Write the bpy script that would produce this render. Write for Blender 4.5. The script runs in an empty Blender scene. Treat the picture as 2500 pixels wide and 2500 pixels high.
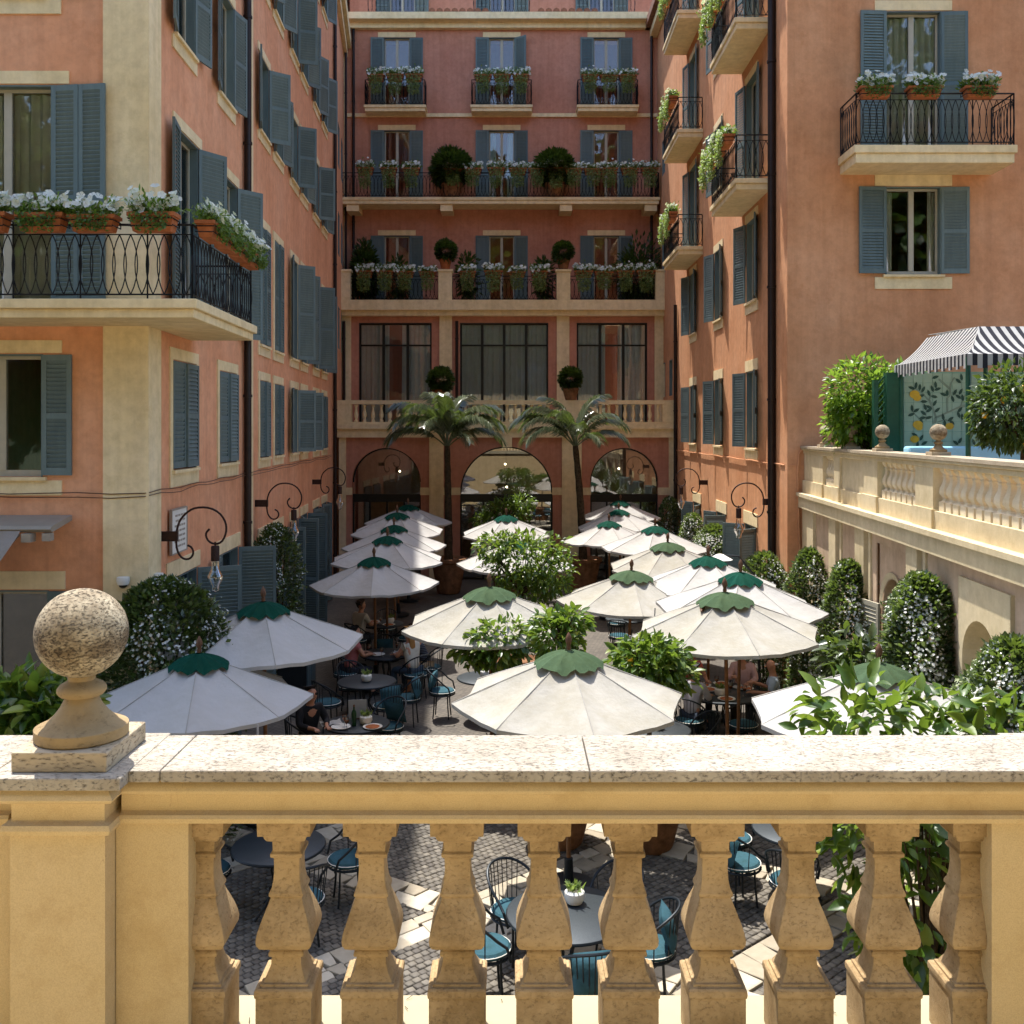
import bpy, math, random
import numpy as np
from mathutils import Matrix, Vector

R = math.radians
rng = random.Random(7)
SC = bpy.context.scene
COL = SC.collection

# ---------------------------------------------------------------- camera, sky, sun, exposure
EYE = 5.3
FPX = 2400.0            # focal length in pixels of a 2500 px wide picture
cam_d = bpy.data.cameras.new('camera')
cam_d.sensor_width = 36
cam_d.lens = 36 * FPX / 2500
cam_d.shift_y = -(1250 - 1047) / 2500
cam_d.clip_start = 0.05
cam_d.clip_end = 600
cam = bpy.data.objects.new('camera', cam_d)
COL.objects.link(cam)
cam.location = (0, 0, EYE)
cam.rotation_euler = (R(90), 0, 0)
SC.camera = cam

KX, KY = 0.175, 0.34     # how far the light runs right / towards the camera per metre of fall
SUN_EL = math.atan(1 / math.hypot(KX, KY))
SUN_AZ = math.atan2(-KX, KY)           # measured from +y towards +x
w = bpy.data.worlds.new('World'); SC.world = w; w.use_nodes = True
nt = w.node_tree
bg = nt.nodes['Background']
sky = nt.nodes.new('ShaderNodeTexSky'); sky.sky_type = 'NISHITA'; sky.sun_disc = False
sky.sun_elevation = SUN_EL; sky.sun_rotation = SUN_AZ
sky.air_density = 0.8; sky.dust_density = 1.6; sky.ozone_density = 1.0
bg.inputs[1].default_value = 0.15
nt.links.new(sky.outputs[0], bg.inputs[0])
sun_d = bpy.data.lights.new('sun', 'SUN'); sun_d.energy = 2.7; sun_d.angle = R(0.53); sun_d.color = (1, .96, .91)
sun = bpy.data.objects.new('sun', sun_d); COL.objects.link(sun)
sun.location = (-10, 30, 60)
sun.rotation_euler = Vector((KX, -KY, -1)).to_track_quat('-Z', 'Y').to_euler()
SC.view_settings.view_transform = 'Standard'
SC.view_settings.look = 'None'
SC.view_settings.exposure = 1.75
SC.view_settings.gamma = 1
try:
    SC.cycles.max_bounces = 8; SC.cycles.diffuse_bounces = 5; SC.cycles.transparent_max_bounces = 12
    SC.cycles.caustics_reflective = False; SC.cycles.caustics_refractive = False
    SC.cycles.use_denoising = True
except Exception: pass

def P(px, py, Y):        # a point of the photograph at a known depth
    return Vector(((px - 1250) / FPX * Y, Y, EYE - (py - 1047) / FPX * Y))

# ---------------------------------------------------------------- colours and materials
def lin(c):
    if isinstance(c, str):
        c = tuple(int(c[i:i+2], 16) / 255 for i in (0, 2, 4))
        c = tuple(x / 12.92 if x <= .04045 else ((x + .055) / 1.055) ** 2.4 for x in c)
    return (*c[:3], 1)

class NT:
    def __init__(s, name):
        s.m = bpy.data.materials.new(name); s.m.use_nodes = True
        s.t = s.m.node_tree; s.b = s.t.nodes['Principled BSDF']; s.out = s.t.nodes['Material Output']
    def n(s, kind, **kw):
        x = s.t.nodes.new('ShaderNode' + kind)
        for k, v in kw.items():
            if k.startswith('i_'):
                key = k[2:]; key = int(key) if key.isdigit() else key.replace('_', ' ')
                x.inputs[key].default_value = v
            else: setattr(x, k, v)
        return x
    def l(s, a, b): s.t.links.new(a, b)
    def coord(s, scale=(1, 1, 1)):
        c = s.n('TexCoord'); mp = s.n('Mapping'); mp.inputs['Scale'].default_value = scale
        s.l(c.outputs['Object'], mp.inputs[0]); return mp.outputs[0]
    def wcoord(s, scale=(1, 1, 1)):
        c = s.n('NewGeometry'); mp = s.n('Mapping'); mp.inputs['Scale'].default_value = scale
        s.l(c.outputs['Position'], mp.inputs[0]); return mp.outputs[0]
    def noise(s, vec, scale, detail=4, rough=.6):
        x = s.n('TexNoise'); x.inputs['Scale'].default_value = scale; x.inputs['Detail'].default_value = detail
        x.inputs['Roughness'].default_value = rough; s.l(vec, x.inputs['Vector']); return x.outputs[0]
    def ramp(s, fac, stops):
        x = s.n('ValToRGB'); e = x.color_ramp.elements
        e[0].position, e[0].color = stops[0][0], lin(stops[0][1])
        e[1].position, e[1].color = stops[-1][0], lin(stops[-1][1])
        for p, c in stops[1:-1]:
            k = e.new(p); k.color = lin(c)
        s.l(fac, x.inputs[0]); return x.outputs[0]
    def mix(s, fac, a, b, blend='MIX'):
        x = s.n('MixRGB', blend_type=blend)
        for inp, val in zip(x.inputs, (fac, a, b)):
            if hasattr(val, 'links') or hasattr(val, 'is_linked'): s.l(val, inp)
            else: inp.default_value = val if isinstance(val, (int, float)) else lin(val)
        return x.outputs[0]
    def bump(s, h, strength=.3, dist=.01, prev=None):
        x = s.n('Bump'); x.inputs['Strength'].default_value = strength; x.inputs['Distance'].default_value = dist
        s.l(h, x.inputs['Height'])
        if prev is not None: s.l(prev, x.inputs['Normal'])
        return x.outputs[0]
    def done(s, col=None, rough=.8, normal=None, spec=.3, metal=0):
        b = s.b
        if col is not None:
            if hasattr(col, 'is_linked'): s.l(col, b.inputs['Base Color'])
            else: b.inputs['Base Color'].default_value = lin(col)
        if hasattr(rough, 'is_linked'): s.l(rough, b.inputs['Roughness'])
        else: b.inputs['Roughness'].default_value = rough
        b.inputs['Specular IOR Level'].default_value = spec
        b.inputs['Metallic'].default_value = metal
        if normal is not None: s.l(normal, b.inputs['Normal'])
        return s.m

def stucco(name, c0, c1, c2, streak=.35, bump=.25, spots=None):
    k = NT(name); v = k.wcoord()
    a = k.noise(v, .55, 5, .65); b = k.noise(v, 5.5, 6, .7)
    st = k.noise(k.wcoord((5, 5, .22)), 1.0, 4, .6)
    col = k.ramp(a, [(.3, c0), (.5, c1), (.72, c2)])
    g = k.ramp(b, [(.3, (.72, .7, .68)), (.6, (1.04, 1.04, 1.04))])
    col = k.mix(.55, col, g, 'MULTIPLY')
    s2 = k.ramp(st, [(.35, (.68, .64, .6)), (.58, (1, 1, 1))])
    col = k.mix(streak, col, s2, 'MULTIPLY')
    if spots:
        sp = k.ramp(k.noise(v, 2.1, 7, .75), [(.56, (0, 0, 0)), (.7, (1, 1, 1))])
        col = k.mix(sp, col, k.mix(.45, col, spots))
    f = k.noise(v, 55, 3, .6)
    n = k.bump(f, bump, .006, k.bump(k.noise(v, 7, 4, .6), bump, .02))
    return k.done(col, .9, n, .15)

def simple(name, c, rough=.6, var=.15, scale=12, metal=0, spec=.35, bump=0, bscale=60):
    k = NT(name); v = k.coord()
    f = k.noise(v, scale, 4, .65)
    g = k.ramp(f, [(.3, (1 - var * 2, 1 - var * 2, 1 - var * 2)), (.65, (1, 1, 1))])
    col = k.mix(1.0, k.mix(0, c, c), g, 'MULTIPLY')
    n = k.bump(k.noise(v, bscale, 3), bump, .004) if bump else None
    return k.done(col, rough, n, spec, metal)

def stone(name, c0, c1, pit, scale=9, stretch=(1, 1, 3.2), pitamt=.6, bump=.5, grime='8a7a5c', gamt=.4):
    k = NT(name); v = k.wcoord()
    base = k.ramp(k.noise(v, 3.0, 6, .65), [(.32, c0), (.68, c1)])
    gr = k.ramp(k.noise(v, 1.3 * scale / 4, 6, .75), [(.42, (0, 0, 0)), (.66, (1, 1, 1))])
    base = k.mix(k.mix(1.0, gr, (gamt, gamt, gamt), 'MULTIPLY'), base, grime)
    pv = k.wcoord(stretch)
    pn = k.noise(pv, scale * 6, 7, .72)
    pits = k.ramp(pn, [(.36, (1, 1, 1)), (.45, (0, 0, 0))])
    col = k.mix(k.mix(1.0, pits, (pitamt, pitamt, pitamt), 'MULTIPLY'), base, pit)
    n = k.bump(k.ramp(pn, [(.36, (0, 0, 0)), (.48, (1, 1, 1))]), bump, .004, k.bump(k.noise(v, 90, 4, .7), .25, .002))
    return k.done(col, .85, n, .25)

def leafmat(name, stops, trans=.35, rough=.38, spec=.45):
    k = NT(name)
    g = k.n('NewGeometry')
    col = k.ramp(g.outputs['Random Per Island'], stops)
    k.done(col, rough, None, spec)
    tr = k.n('BsdfTranslucent')
    k.l(k.mix(.5, col, (.5, .75, .08)), tr.inputs[0])
    mx = k.n('MixShader'); mx.inputs[0].default_value = trans
    k.l(k.b.outputs[0], mx.inputs[1]); k.l(tr.outputs[0], mx.inputs[2]); k.l(mx.outputs[0], k.out.inputs[0])
    return k.m

def fabric(name, c, trans=.3, dirt=.12, scale=2.0):
    k = NT(name); v = k.coord()
    g = k.ramp(k.noise(v, scale, 6, .7), [(.3, (1 - dirt * 1.6, 1 - dirt * 1.8, 1 - dirt * 2.4)), (.62, (1, 1, 1))])
    col = k.mix(1.0, k.mix(0, c, c), g, 'MULTIPLY')
    wv = k.bump(k.noise(v, 260, 2), .15, .001, k.bump(k.noise(v, 5, 4, .6), .55, .03))
    k.done(col, .9, wv, .1)
    tr = k.n('BsdfTranslucent'); k.l(col, tr.inputs[0])
    mx = k.n('MixShader'); mx.inputs[0].default_value = trans
    k.l(k.b.outputs[0], mx.inputs[1]); k.l(tr.outputs[0], mx.inputs[2]); k.l(mx.outputs[0], k.out.inputs[0])
    return k.m

def glassmat(name, tint=(.75, .8, .78), rough=.02, f0=.05, wob=.02):
    k = NT(name)
    tr = k.n('BsdfTransparent'); tr.inputs[0].default_value = lin(tint)
    gl = k.n('BsdfGlossy'); gl.inputs['Roughness'].default_value = rough
    lw = k.n('LayerWeight'); lw.inputs[0].default_value = .35
    mp = k.n('MapRange'); mp.inputs[3].default_value = f0; mp.inputs[4].default_value = 1
    k.l(lw.outputs['Fresnel'], mp.inputs[0])
    if wob:
        nrm = k.bump(k.noise(k.wcoord(), 2.2, 2), wob, .05)
        k.l(nrm, gl.inputs['Normal'])
    mx = k.n('MixShader'); k.l(mp.outputs[0], mx.inputs[0])
    k.l(tr.outputs[0], mx.inputs[1]); k.l(gl.outputs[0], mx.inputs[2]); k.l(mx.outputs[0], k.out.inputs[0])
    k.t.nodes.remove(k.b)
    return k.m

M = {}
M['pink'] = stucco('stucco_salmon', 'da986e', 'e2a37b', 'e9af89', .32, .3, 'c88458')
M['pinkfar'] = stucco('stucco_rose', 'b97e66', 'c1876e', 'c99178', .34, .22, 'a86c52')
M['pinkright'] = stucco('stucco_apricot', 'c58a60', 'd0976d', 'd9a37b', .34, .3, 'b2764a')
M['cream'] = stucco('stucco_cream', 'e0c998', 'e9d4a6', 'f0dcb3', .28, .18, 'c9b07c')
def grainy(name, c0, c1):
    k = NT(name); v = k.wcoord()
    col = k.ramp(k.noise(v, 2.2, 6, .7), [(.3, c0), (.7, c1)])
    fine = k.noise(v, 340, 3, .7)
    col = k.mix(.55, col, k.ramp(fine, [(.3, (.7, .68, .64)), (.62, (1.08, 1.08, 1.06))]), 'MULTIPLY')
    sc = k.n('TexVoronoi', feature='DISTANCE_TO_EDGE'); sc.inputs['Scale'].default_value = 5.5
    wv = k.wcoord((1, 1, .6)); dn = k.n('VectorMath', operation='ADD'); nz = k.n('TexNoise'); nz.inputs['Scale'].default_value = 9; k.l(wv, nz.inputs[0]); k.l(wv, dn.inputs[0]); k.l(nz.outputs[1], dn.inputs[1]); k.l(dn.outputs[0], sc.inputs[0])
    crack = k.ramp(sc.outputs[0], [(.0, (1, 1, 1)), (.006, (0, 0, 0))]); msk = k.ramp(k.noise(v, 3.1, 3), [(.58, (0, 0, 0)), (.66, (.55, .55, .55))])
    col = k.mix(k.mix(1.0, crack, msk, 'MULTIPLY'), col, '6e5230')
    gr = k.ramp(k.noise(v, 7, 6, .75), [(.5, (0, 0, 0)), (.75, (.35, .35, .35))]); col = k.mix(gr, col, '94743f')
    n = k.bump(fine, .45, .0015, k.bump(k.noise(v, 24, 4, .6), .3, .004))
    return k.done(col, .88, n, .15)
M['ochre'] = grainy('painted_ochre_plaster', 'bda67a', 'c6af86')
M['terrwall'] = stucco('stucco_sand', 'c4b28b', 'cebd98', 'd7c7a5', .22, .2, 'b09c72')
M['terrpanel'] = stucco('stucco_sand_pink', 'bfa385', 'c8ad90', 'd0b79c', .35, .2)
def paint(name, c):
    k = NT(name); v = k.coord((1, 1, .25)); oi = k.n('ObjectInfo')
    col = k.mix(1.0, k.mix(0, c, c), k.ramp(oi.outputs['Random'], [(0, (.8, .82, .83)), (1, (1.12, 1.1, 1.06))]), 'MULTIPLY')
    col = k.mix(.8, col, k.ramp(k.noise(v, 7, 5, .7), [(.3, (.74, .75, .76)), (.62, (1.03, 1.03, 1.03))]), 'MULTIPLY')
    return k.done(col, .6, k.bump(k.noise(v, 30, 3), .2, .003), .25)
M['blue'] = paint('shutter_blue_paint', '6a7a79')
M['bluedark'] = simple('door_blue_paint', '4a5d61', .5, .1, 5)
M['winframe'] = simple('window_frame_paint', 'b5ad97', .5, .06, 8)
M['steel'] = simple('dark_steel', '25241f', .4, .1, 10, .3)
M['iron'] = simple('wrought_iron', '1b1a19', .5, .2, 30, .4)
M['rust'] = simple('rusty_iron', '3a241c', .6, .25, 40, .3)
M['pipe'] = simple('drainpipe_paint', '2e211c', .45, .2, 6, .2)
M['glass'] = glassmat('window_glass', (.9, .93, .91))
M['glass_arch'] = glassmat('arch_glass', (.8, .84, .82), .01, .24, 0)
M['bulb'] = glassmat('lamp_glass', (.93, .93, .9), .03, .12, 0)
M['curtain'] = fabric('white_curtain', 'efeee9', .12, .08, 4)
M['terracotta'] = simple('terracotta', 'b86f46', .85, .2, 9, 0, .2, .3)
M['terracotta_old'] = simple('terracotta_weathered', '8f6648', .9, .3, 7, 0, .2, .4)
M['travertine'] = stone('travertine', 'a3937a', 'b3a48b', '4c3f2c', 8, (1, 1, 3), .75, .6, '9c8863', .35)
M['capstone'] = stone('travertine_coping', '9c9384', 'aea595', '463d2e', 13, (1.0, 2.0, 1.6), .8, .6, '7c715f', .6)
M['ball'] = stone('weathered_ball_stone', 'a5977c', 'bcb096', '342819', 21, (.8, .8, 1.7), .75, 1.0, '5f4d36', .85)
def brown_band(m):  # mixes a noisy brown band round the middle of the ball
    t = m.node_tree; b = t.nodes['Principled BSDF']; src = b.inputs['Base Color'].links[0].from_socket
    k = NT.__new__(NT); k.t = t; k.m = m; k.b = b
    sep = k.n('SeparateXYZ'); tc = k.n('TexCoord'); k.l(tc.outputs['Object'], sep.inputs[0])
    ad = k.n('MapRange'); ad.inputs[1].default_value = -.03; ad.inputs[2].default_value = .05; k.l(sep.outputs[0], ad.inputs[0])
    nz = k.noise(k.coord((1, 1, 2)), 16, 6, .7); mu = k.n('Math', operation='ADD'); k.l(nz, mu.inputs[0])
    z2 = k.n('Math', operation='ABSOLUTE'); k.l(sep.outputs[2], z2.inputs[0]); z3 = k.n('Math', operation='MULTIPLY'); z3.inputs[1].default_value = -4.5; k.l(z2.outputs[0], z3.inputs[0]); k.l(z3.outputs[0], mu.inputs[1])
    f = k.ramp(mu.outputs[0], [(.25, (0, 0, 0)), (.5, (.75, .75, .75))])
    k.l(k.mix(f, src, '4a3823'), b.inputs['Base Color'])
brown_band(M['ball'])
M['baluster'] = stone('baluster_stone', 'a38a63', 'b09771', '5c472b', 17, (1, 1, 1.3), .4, .45, '7a623f', .75)
M['baluster2'] = stone('pale_baluster_stone', 'd6c4a0', 'e0d2b4', '9c8864', 9, (1, 1, 1.4), .25, .3, 'c0aa82', .4)
M['pedestal'] = stone('smooth_travertine', '8a7450', '9a8460', '55432b', 7, (1, 1, 2), .35, .25, '6a5436', .8)
M['paleslab'] = simple('terrace_paving', 'b5a78a', .85, .15, 3)
M['whitebase'] = simple('pale_plaster', 'a59a7c', .85, .05, 4)
M['cobble'] = None
M['leaf_lemon'] = leafmat('lemon_leaf', [(0, '26400f'), (.5, '3c5714'), (.85, '586c1c'), (1, '7d8530')], .26)
M['leaf_laurel'] = leafmat('laurel_leaf', [(0, '2c4a10'), (.5, '466a16'), (1, '7f9a2a')], .4)
M['leaf_jasmine'] = leafmat('jasmine_leaf', [(0, '222f1a'), (.6, '38482a'), (1, '5d6a45')], .2, .3, .6)
M['leaf_dark'] = leafmat('evergreen_leaf', [(0, '16270f'), (.6, '233a16'), (1, '39501f')], .15, .4, .4)
M['leaf_trail'] = leafmat('trailing_leaf', [(0, '566b3a'), (.5, '77884f'), (1, '97a268')], .3, .5)
M['leaf_petunia'] = leafmat('bedding_leaf', [(0, '2f4a1c'), (.6, '48642a'), (1, '66803b')], .3, .5)
M['leaf_palm'] = leafmat('palm_leaf', [(0, '3a4232'), (.6, '525a44'), (1, '7a8066')], .12, .22, .8)
M['flower'] = leafmat('white_petal', [(0, 'd4d4cc'), (1, 'e8e7e2')], .3, .6, .2)
M['lemonfruit'] = simple('lemon_skin', 'e0ad2a', .45, .08, 8)
M['bark'] = simple('bark', '4c4030', .9, .35, 14, 0, .15, .6, 30)
M['canopy'] = fabric('parasol_canvas', 'bcb9b3', .22, .07, 1.3)
M['canopyold'] = fabric('parasol_canvas_weathered', 'b2aea3', .2, .14, 1.7)
M['seam'] = fabric('parasol_seam', 'a8a49b', .1, .05, 3)
M['cap_green'] = fabric('parasol_cap_green', '0d4336', .1, .18, 3)
M['cap_olive'] = fabric('parasol_cap_faded', '465a41', .1, .18, 3)
M['wood'] = simple('varnished_wood', '7d5330', .45, .25, 16)
M['wooddark'] = simple('finial_wood', '6a4a33', .6, .25, 22)
M['chair'] = simple('chair_iron', '20262a', .45, .15, 20, .3)
M['mesh'] = simple('table_mesh_metal', '3b4144', .5, .2, 120, .4)
M['teal'] = fabric('teal_cushion', '35555f', .0, .15, 9)
M['tealdark'] = fabric('dark_teal_cushion', '2f5560', .0, .15, 9)
M['white'] = simple('white_glaze', 'e6e2d6', .35, .04, 6)
M['greyplastic'] = simple('grey_plastic', '9c9282', .5, .05, 6)
M['awning'] = fabric('grey_awning_cloth', 'a0968a', .2, .15, 2)
M['awn_white'] = fabric('awning_white', 'b9b7b2', .25, .05, 3)
M['awn_black'] = fabric('awning_black', '303035', .05, .05, 3)
M['greenwood'] = simple('green_painted_wood', '1f4f3a', .45, .15, 6)
M['tile'] = simple('celadon_tile', 'a3bfb0', .2, .1, 1.2, 0, .5)
M['tileleaf'] = simple('painted_leaf', '31524a', .3, .15, 9)
M['tilebranch'] = simple('painted_branch', '7e9488', .3, .1, 9)
M['tilelemon'] = simple('painted_lemon', 'd3ad3e', .3, .15, 9)
M['grout'] = simple('grout', '7fa89b', .8, .05, 9)
M['sofa'] = fabric('pale_blue_sofa', '8fc0da', .0, .06, 3)
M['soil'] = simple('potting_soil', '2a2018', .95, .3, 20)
M['roof'] = simple('roof_tile', '8f6450', .9, .3, 6)
M['mortar'] = None


M['glow'] = NT('lamp_glow').m
_e = M['glow'].node_tree.nodes['Principled BSDF']; _e.inputs['Emission Color'].default_value = (1, .8, .5, 1); _e.inputs['Emission Strength'].default_value = 3

# ---------------------------------------------------------------- mesh builder
class MB:
    def __init__(s): s.v = []; s.f = []
    def add(s, vs, fs):
        o = len(s.v); s.v += [tuple(p) for p in vs]; s.f += [tuple(i + o for i in f) for f in fs]; return s
    def box(s, x0, x1, y0, y1, z0, z1, m=None):
        vs = [(x, y, z) for x in (x0, x1) for y in (y0, y1) for z in (z0, z1)]
        if m is not None: vs = [m @ Vector(p) for p in vs]
        return s.add(vs, [(0, 1, 3, 2), (4, 6, 7, 5), (0, 4, 5, 1), (2, 3, 7, 6), (0, 2, 6, 4), (1, 5, 7, 3)])
    def loft(s, rings, close=True, caps=True):
        n = len(rings[0]); vs = [p for r in rings for p in r]; fs = []
        for i in range(len(rings) - 1):
            for j in range(n if close else n - 1):
                k = (j + 1) % n
                fs.append((i * n + j, i * n + k, (i + 1) * n + k, (i + 1) * n + j))
        if caps: fs += [tuple(range(n - 1, -1, -1)), tuple((len(rings) - 1) * n + j for j in range(n))]
        return s.add(vs, fs)
    def lathe(s, prof, n=16, c=(0, 0, 0), caps=True):
        return s.loft([[(c[0] + r * math.cos(2 * math.pi * j / n), c[1] + r * math.sin(2 * math.pi * j / n), c[2] + z) for j in range(n)] for r, z in prof], True, caps)
    def sq(s, prof, c=(0, 0, 0)):
        return s.loft([[(c[0] + a * h, c[1] + b * h, c[2] + z) for a, b in ((-1, -1), (1, -1), (1, 1), (-1, 1))] for h, z in prof])
    def tube(s, pts, r, n=6, closed=False, caps=True):
        pts = [Vector(p) for p in pts]; N = len(pts); rings = []
        rr = r if isinstance(r, (list, tuple)) else [r] * N
        t0 = (pts[1] - pts[0]).normalized()
        up = Vector((0, 0, 1)) if abs(t0.z) < .9 else Vector((1, 0, 0))
        a = t0.cross(up).normalized()
        for i in range(N):
            if closed: t = pts[(i + 1) % N] - pts[i - 1]
            else: t = pts[min(i + 1, N - 1)] - pts[max(i - 1, 0)]
            if t.length < 1e-9: t = t0
            t = t.normalized(); a = (a - t * a.dot(t))
            a = a.normalized() if a.length > 1e-6 else t.orthogonal().normalized()
            b = t.cross(a)
            rings.append([pts[i] + (a * math.cos(2 * math.pi * j / n) + b * math.sin(2 * math.pi * j / n)) * rr[i] for j in range(n)])
        if closed: rings.append(rings[0]); caps = False
        return s.loft(rings, True, caps)
    def prism(s, poly, f0, f1):          # polygon of 2-tuples, mapped by two functions to 3-D
        n = len(poly); vs = [f0(*p) for p in poly] + [f1(*p) for p in poly]
        return s.add(vs, [tuple(range(n - 1, -1, -1)), tuple(range(n, 2 * n))] + [(j, (j + 1) % n, n + (j + 1) % n, n + j) for j in range(n)])
    def sphere(s, c, r, nu=12, nv=8, sc=(1, 1, 1)):
        rings = []
        for i in range(nv + 1):
            a = math.pi * (i + .0001) / (nv + .0002) - math.pi / 2
            rings.append([(c[0] + r * sc[0] * math.cos(a) * math.cos(2 * math.pi * j / nu), c[1] + r * sc[1] * math.cos(a) * math.sin(2 * math.pi * j / nu), c[2] + r * sc[2] * math.sin(a)) for j in range(nu)])
        return s.loft(rings)
    def mesh(s, name, mat=None, smooth=False):
        me = bpy.data.meshes.new(name); me.from_pydata(s.v, [], s.f); me.update()
        if mat: me.materials.append(M[mat] if isinstance(mat, str) else mat)
        if smooth:
            me.polygons.foreach_set('use_smooth', [True] * len(me.polygons))
            try: me.set_sharp_from_angle(angle=R(38))
            except Exception: pass
        return me
    def build(s, name, mat, parent=None, loc=(0, 0, 0), rz=0, smooth=False, label=None):
        return mk(name, s.mesh(name, mat, smooth), parent, loc, rz, label)

def mk(name, data, parent=None, loc=(0, 0, 0), rz=0, label=None):
    o = bpy.data.objects.new(name, data); COL.objects.link(o)
    o.location = loc; o.rotation_euler = (0, 0, rz) if isinstance(rz, (int, float)) else rz
    if parent is not None: o.parent = parent
    if label: o['label'] = label
    return o
def tag(o, label, cat, group=None):
    o['label'] = label; o['category'] = cat
    if group: o['group'] = group
    return o
def thing(name, label, cat, loc=(0, 0, 0), rz=0, group=None):
    return tag(mk(name, None, None, loc, rz), label, cat, group)
def struct(o): o['kind'] = 'structure'; return o
def stuff(o): o['kind'] = 'stuff'; return o
def copy_tree(o, loc=None, rz=None, label=None, parent=None):
    c = o.copy(); COL.objects.link(c); c.parent = parent
    if loc is not None: c.location = loc
    if rz is not None: c.rotation_euler = (0, 0, rz) if isinstance(rz, (int, float)) else rz
    if label: c['label'] = label
    for ch in o.children: copy_tree(ch, parent=c)
    return c
def bevel(o, w=.006, seg=2, ang=30):
    m = o.modifiers.new('bevel', 'BEVEL'); m.width = w; m.segments = seg; m.limit_method = 'ANGLE'; m.angle_limit = R(ang)
    return o

def npmesh(name, V, F, mat):
    me = bpy.data.meshes.new(name)
    V = np.asarray(V, dtype=np.float32); F = np.asarray(F, dtype=np.int32)
    k = F.shape[1]
    me.vertices.add(len(V)); me.vertices.foreach_set('co', V.ravel())
    me.loops.add(F.size); me.loops.foreach_set('vertex_index', F.ravel())
    me.polygons.add(len(F)); me.polygons.foreach_set('loop_start', np.arange(0, F.size, k, dtype=np.int32))
    try: me.polygons.foreach_set('loop_total', np.full(len(F), k, dtype=np.int32))
    except Exception: pass
    me.update(calc_edges=True); me.validate()
    me.materials.append(M[mat] if isinstance(mat, str) else mat)
    return me

def leaf_mesh(name, pts, dirs, size, mat, seed=0, aspect=.42, fold=.25, droop=.3, jitter=.5, quad=False):
    """Leaves at pts growing along dirs; every leaf an island of its own."""
    g = np.random.default_rng(seed)
    pts = np.asarray(pts, float); dirs = np.asarray(dirs, float)
    n = len(pts)
    d = dirs + g.normal(0, jitter, (n, 3)); d[:, 2] -= droop * g.random(n)
    d /= np.linalg.norm(d, axis=1, keepdims=True) + 1e-9
    up = np.tile([0, 0, 1.0], (n, 1)) + g.normal(0, .45, (n, 3))
    sd = np.cross(d, up); sd /= np.linalg.norm(sd, axis=1, keepdims=True) + 1e-9
    nn = np.cross(sd, d)
    L = size * (0.65 + .7 * g.random(n))[:, None]; W = L * aspect * .5
    if quad:
        V = np.stack([pts, pts + d * L * .5 + sd * W + nn * W * fold, pts + d * L, pts + d * L * .5 - sd * W + nn * W * fold], 1).reshape(-1, 3)
        b = np.arange(n)[:, None] * 4
        F = np.concatenate([b + np.array([[0, 1, 2]]), b + np.array([[0, 2, 3]])])
    else:
        mid = pts + d * L * .45
        tip = pts + d * L - nn * L * .12
        V = np.stack([pts, mid + sd * W + nn * W * fold * 2, mid, mid - sd * W + nn * W * fold * 2, tip], 1).reshape(-1, 3)
        b = np.arange(n)[:, None] * 5
        F = np.concatenate([b + np.array([[0, 2, 1]]), b + np.array([[1, 2, 4]]), b + np.array([[0, 3, 2]]), b + np.array([[2, 3, 4]])])
    return npmesh(name, V, F, mat)

def big_leaf_mesh(name, pts, dirs, size, mat, seed=0, aspect=.46, fold=.22, droop=.4, jitter=.5):
    '''Broad leaves with a midrib fold and a curled tip, for plants close to the camera.'''
    g = np.random.default_rng(seed); pts = np.asarray(pts, float); dirs = np.asarray(dirs, float); n = len(pts)
    d = dirs + g.normal(0, jitter, (n, 3)); d[:, 2] -= droop * g.random(n); d /= np.linalg.norm(d, axis=1, keepdims=True) + 1e-9
    up = np.tile([0, 0, 1.0], (n, 1)) + g.normal(0, .45, (n, 3)); sd = np.cross(d, up); sd /= np.linalg.norm(sd, axis=1, keepdims=True) + 1e-9; nn = np.cross(sd, d)
    L = size * (.6 + .7 * g.random(n))[:, None]; cu = (g.random(n) * .5 - .1)[:, None]
    st = ((.0, .05), (.18, .62), (.42, 1.0), (.66, .86), (.86, .45), (1.0, .03)); vs = []
    for t, w_ in st:
        c = pts + d * L * t - nn * L * cu * t * t; W = L * aspect * .5 * w_
        vs += [c + sd * W + nn * W * fold * 2, c, c - sd * W + nn * W * fold * 2]
    V = np.stack(vs, 1).reshape(-1, 3); m = 3 * len(st); b = np.arange(n)[:, None] * m; F = []
    for i in range(len(st) - 1):
        o = 3 * i; F += [b + np.array([[o, o + 1, o + 4, o + 3]]), b + np.array([[o + 1, o + 2, o + 5, o + 4]])]
    me = npmesh(name, V, np.concatenate(F), mat); me.polygons.foreach_set('use_smooth', [True] * len(me.polygons)); return me

def flower_mesh(name, pts, dirs, size, mat='flower', seed=0, petals=5):
    g = np.random.default_rng(seed); pts = np.asarray(pts, float); dirs = np.asarray(dirs, float); n = len(pts)
    d = dirs + g.normal(0, .35, (n, 3)); d /= np.linalg.norm(d, axis=1, keepdims=True) + 1e-9
    a = np.cross(d, g.normal(0, 1, (n, 3))); a /= np.linalg.norm(a, axis=1, keepdims=True) + 1e-9
    b = np.cross(d, a); s = size * (.7 + .6 * g.random(n))[:, None]
    vs = [pts - d * s * .15]
    for k in range(petals):
        for q, rr in ((-.44, .86), (0, 1.0), (.44, .86)):
            t = 2 * math.pi * (k + q) / petals
            vs.append(pts + (a * math.cos(t) + b * math.sin(t)) * s * .5 * rr + d * s * .08)
    V = np.stack(vs, 1).reshape(-1, 3); m = 1 + 3 * petals; base = np.arange(n)[:, None] * m
    F = np.concatenate([base + np.array([[0, 1 + 3 * k, 2 + 3 * k, 3 + 3 * k]]) for k in range(petals)])
    return npmesh(name, V, F, mat)

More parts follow.
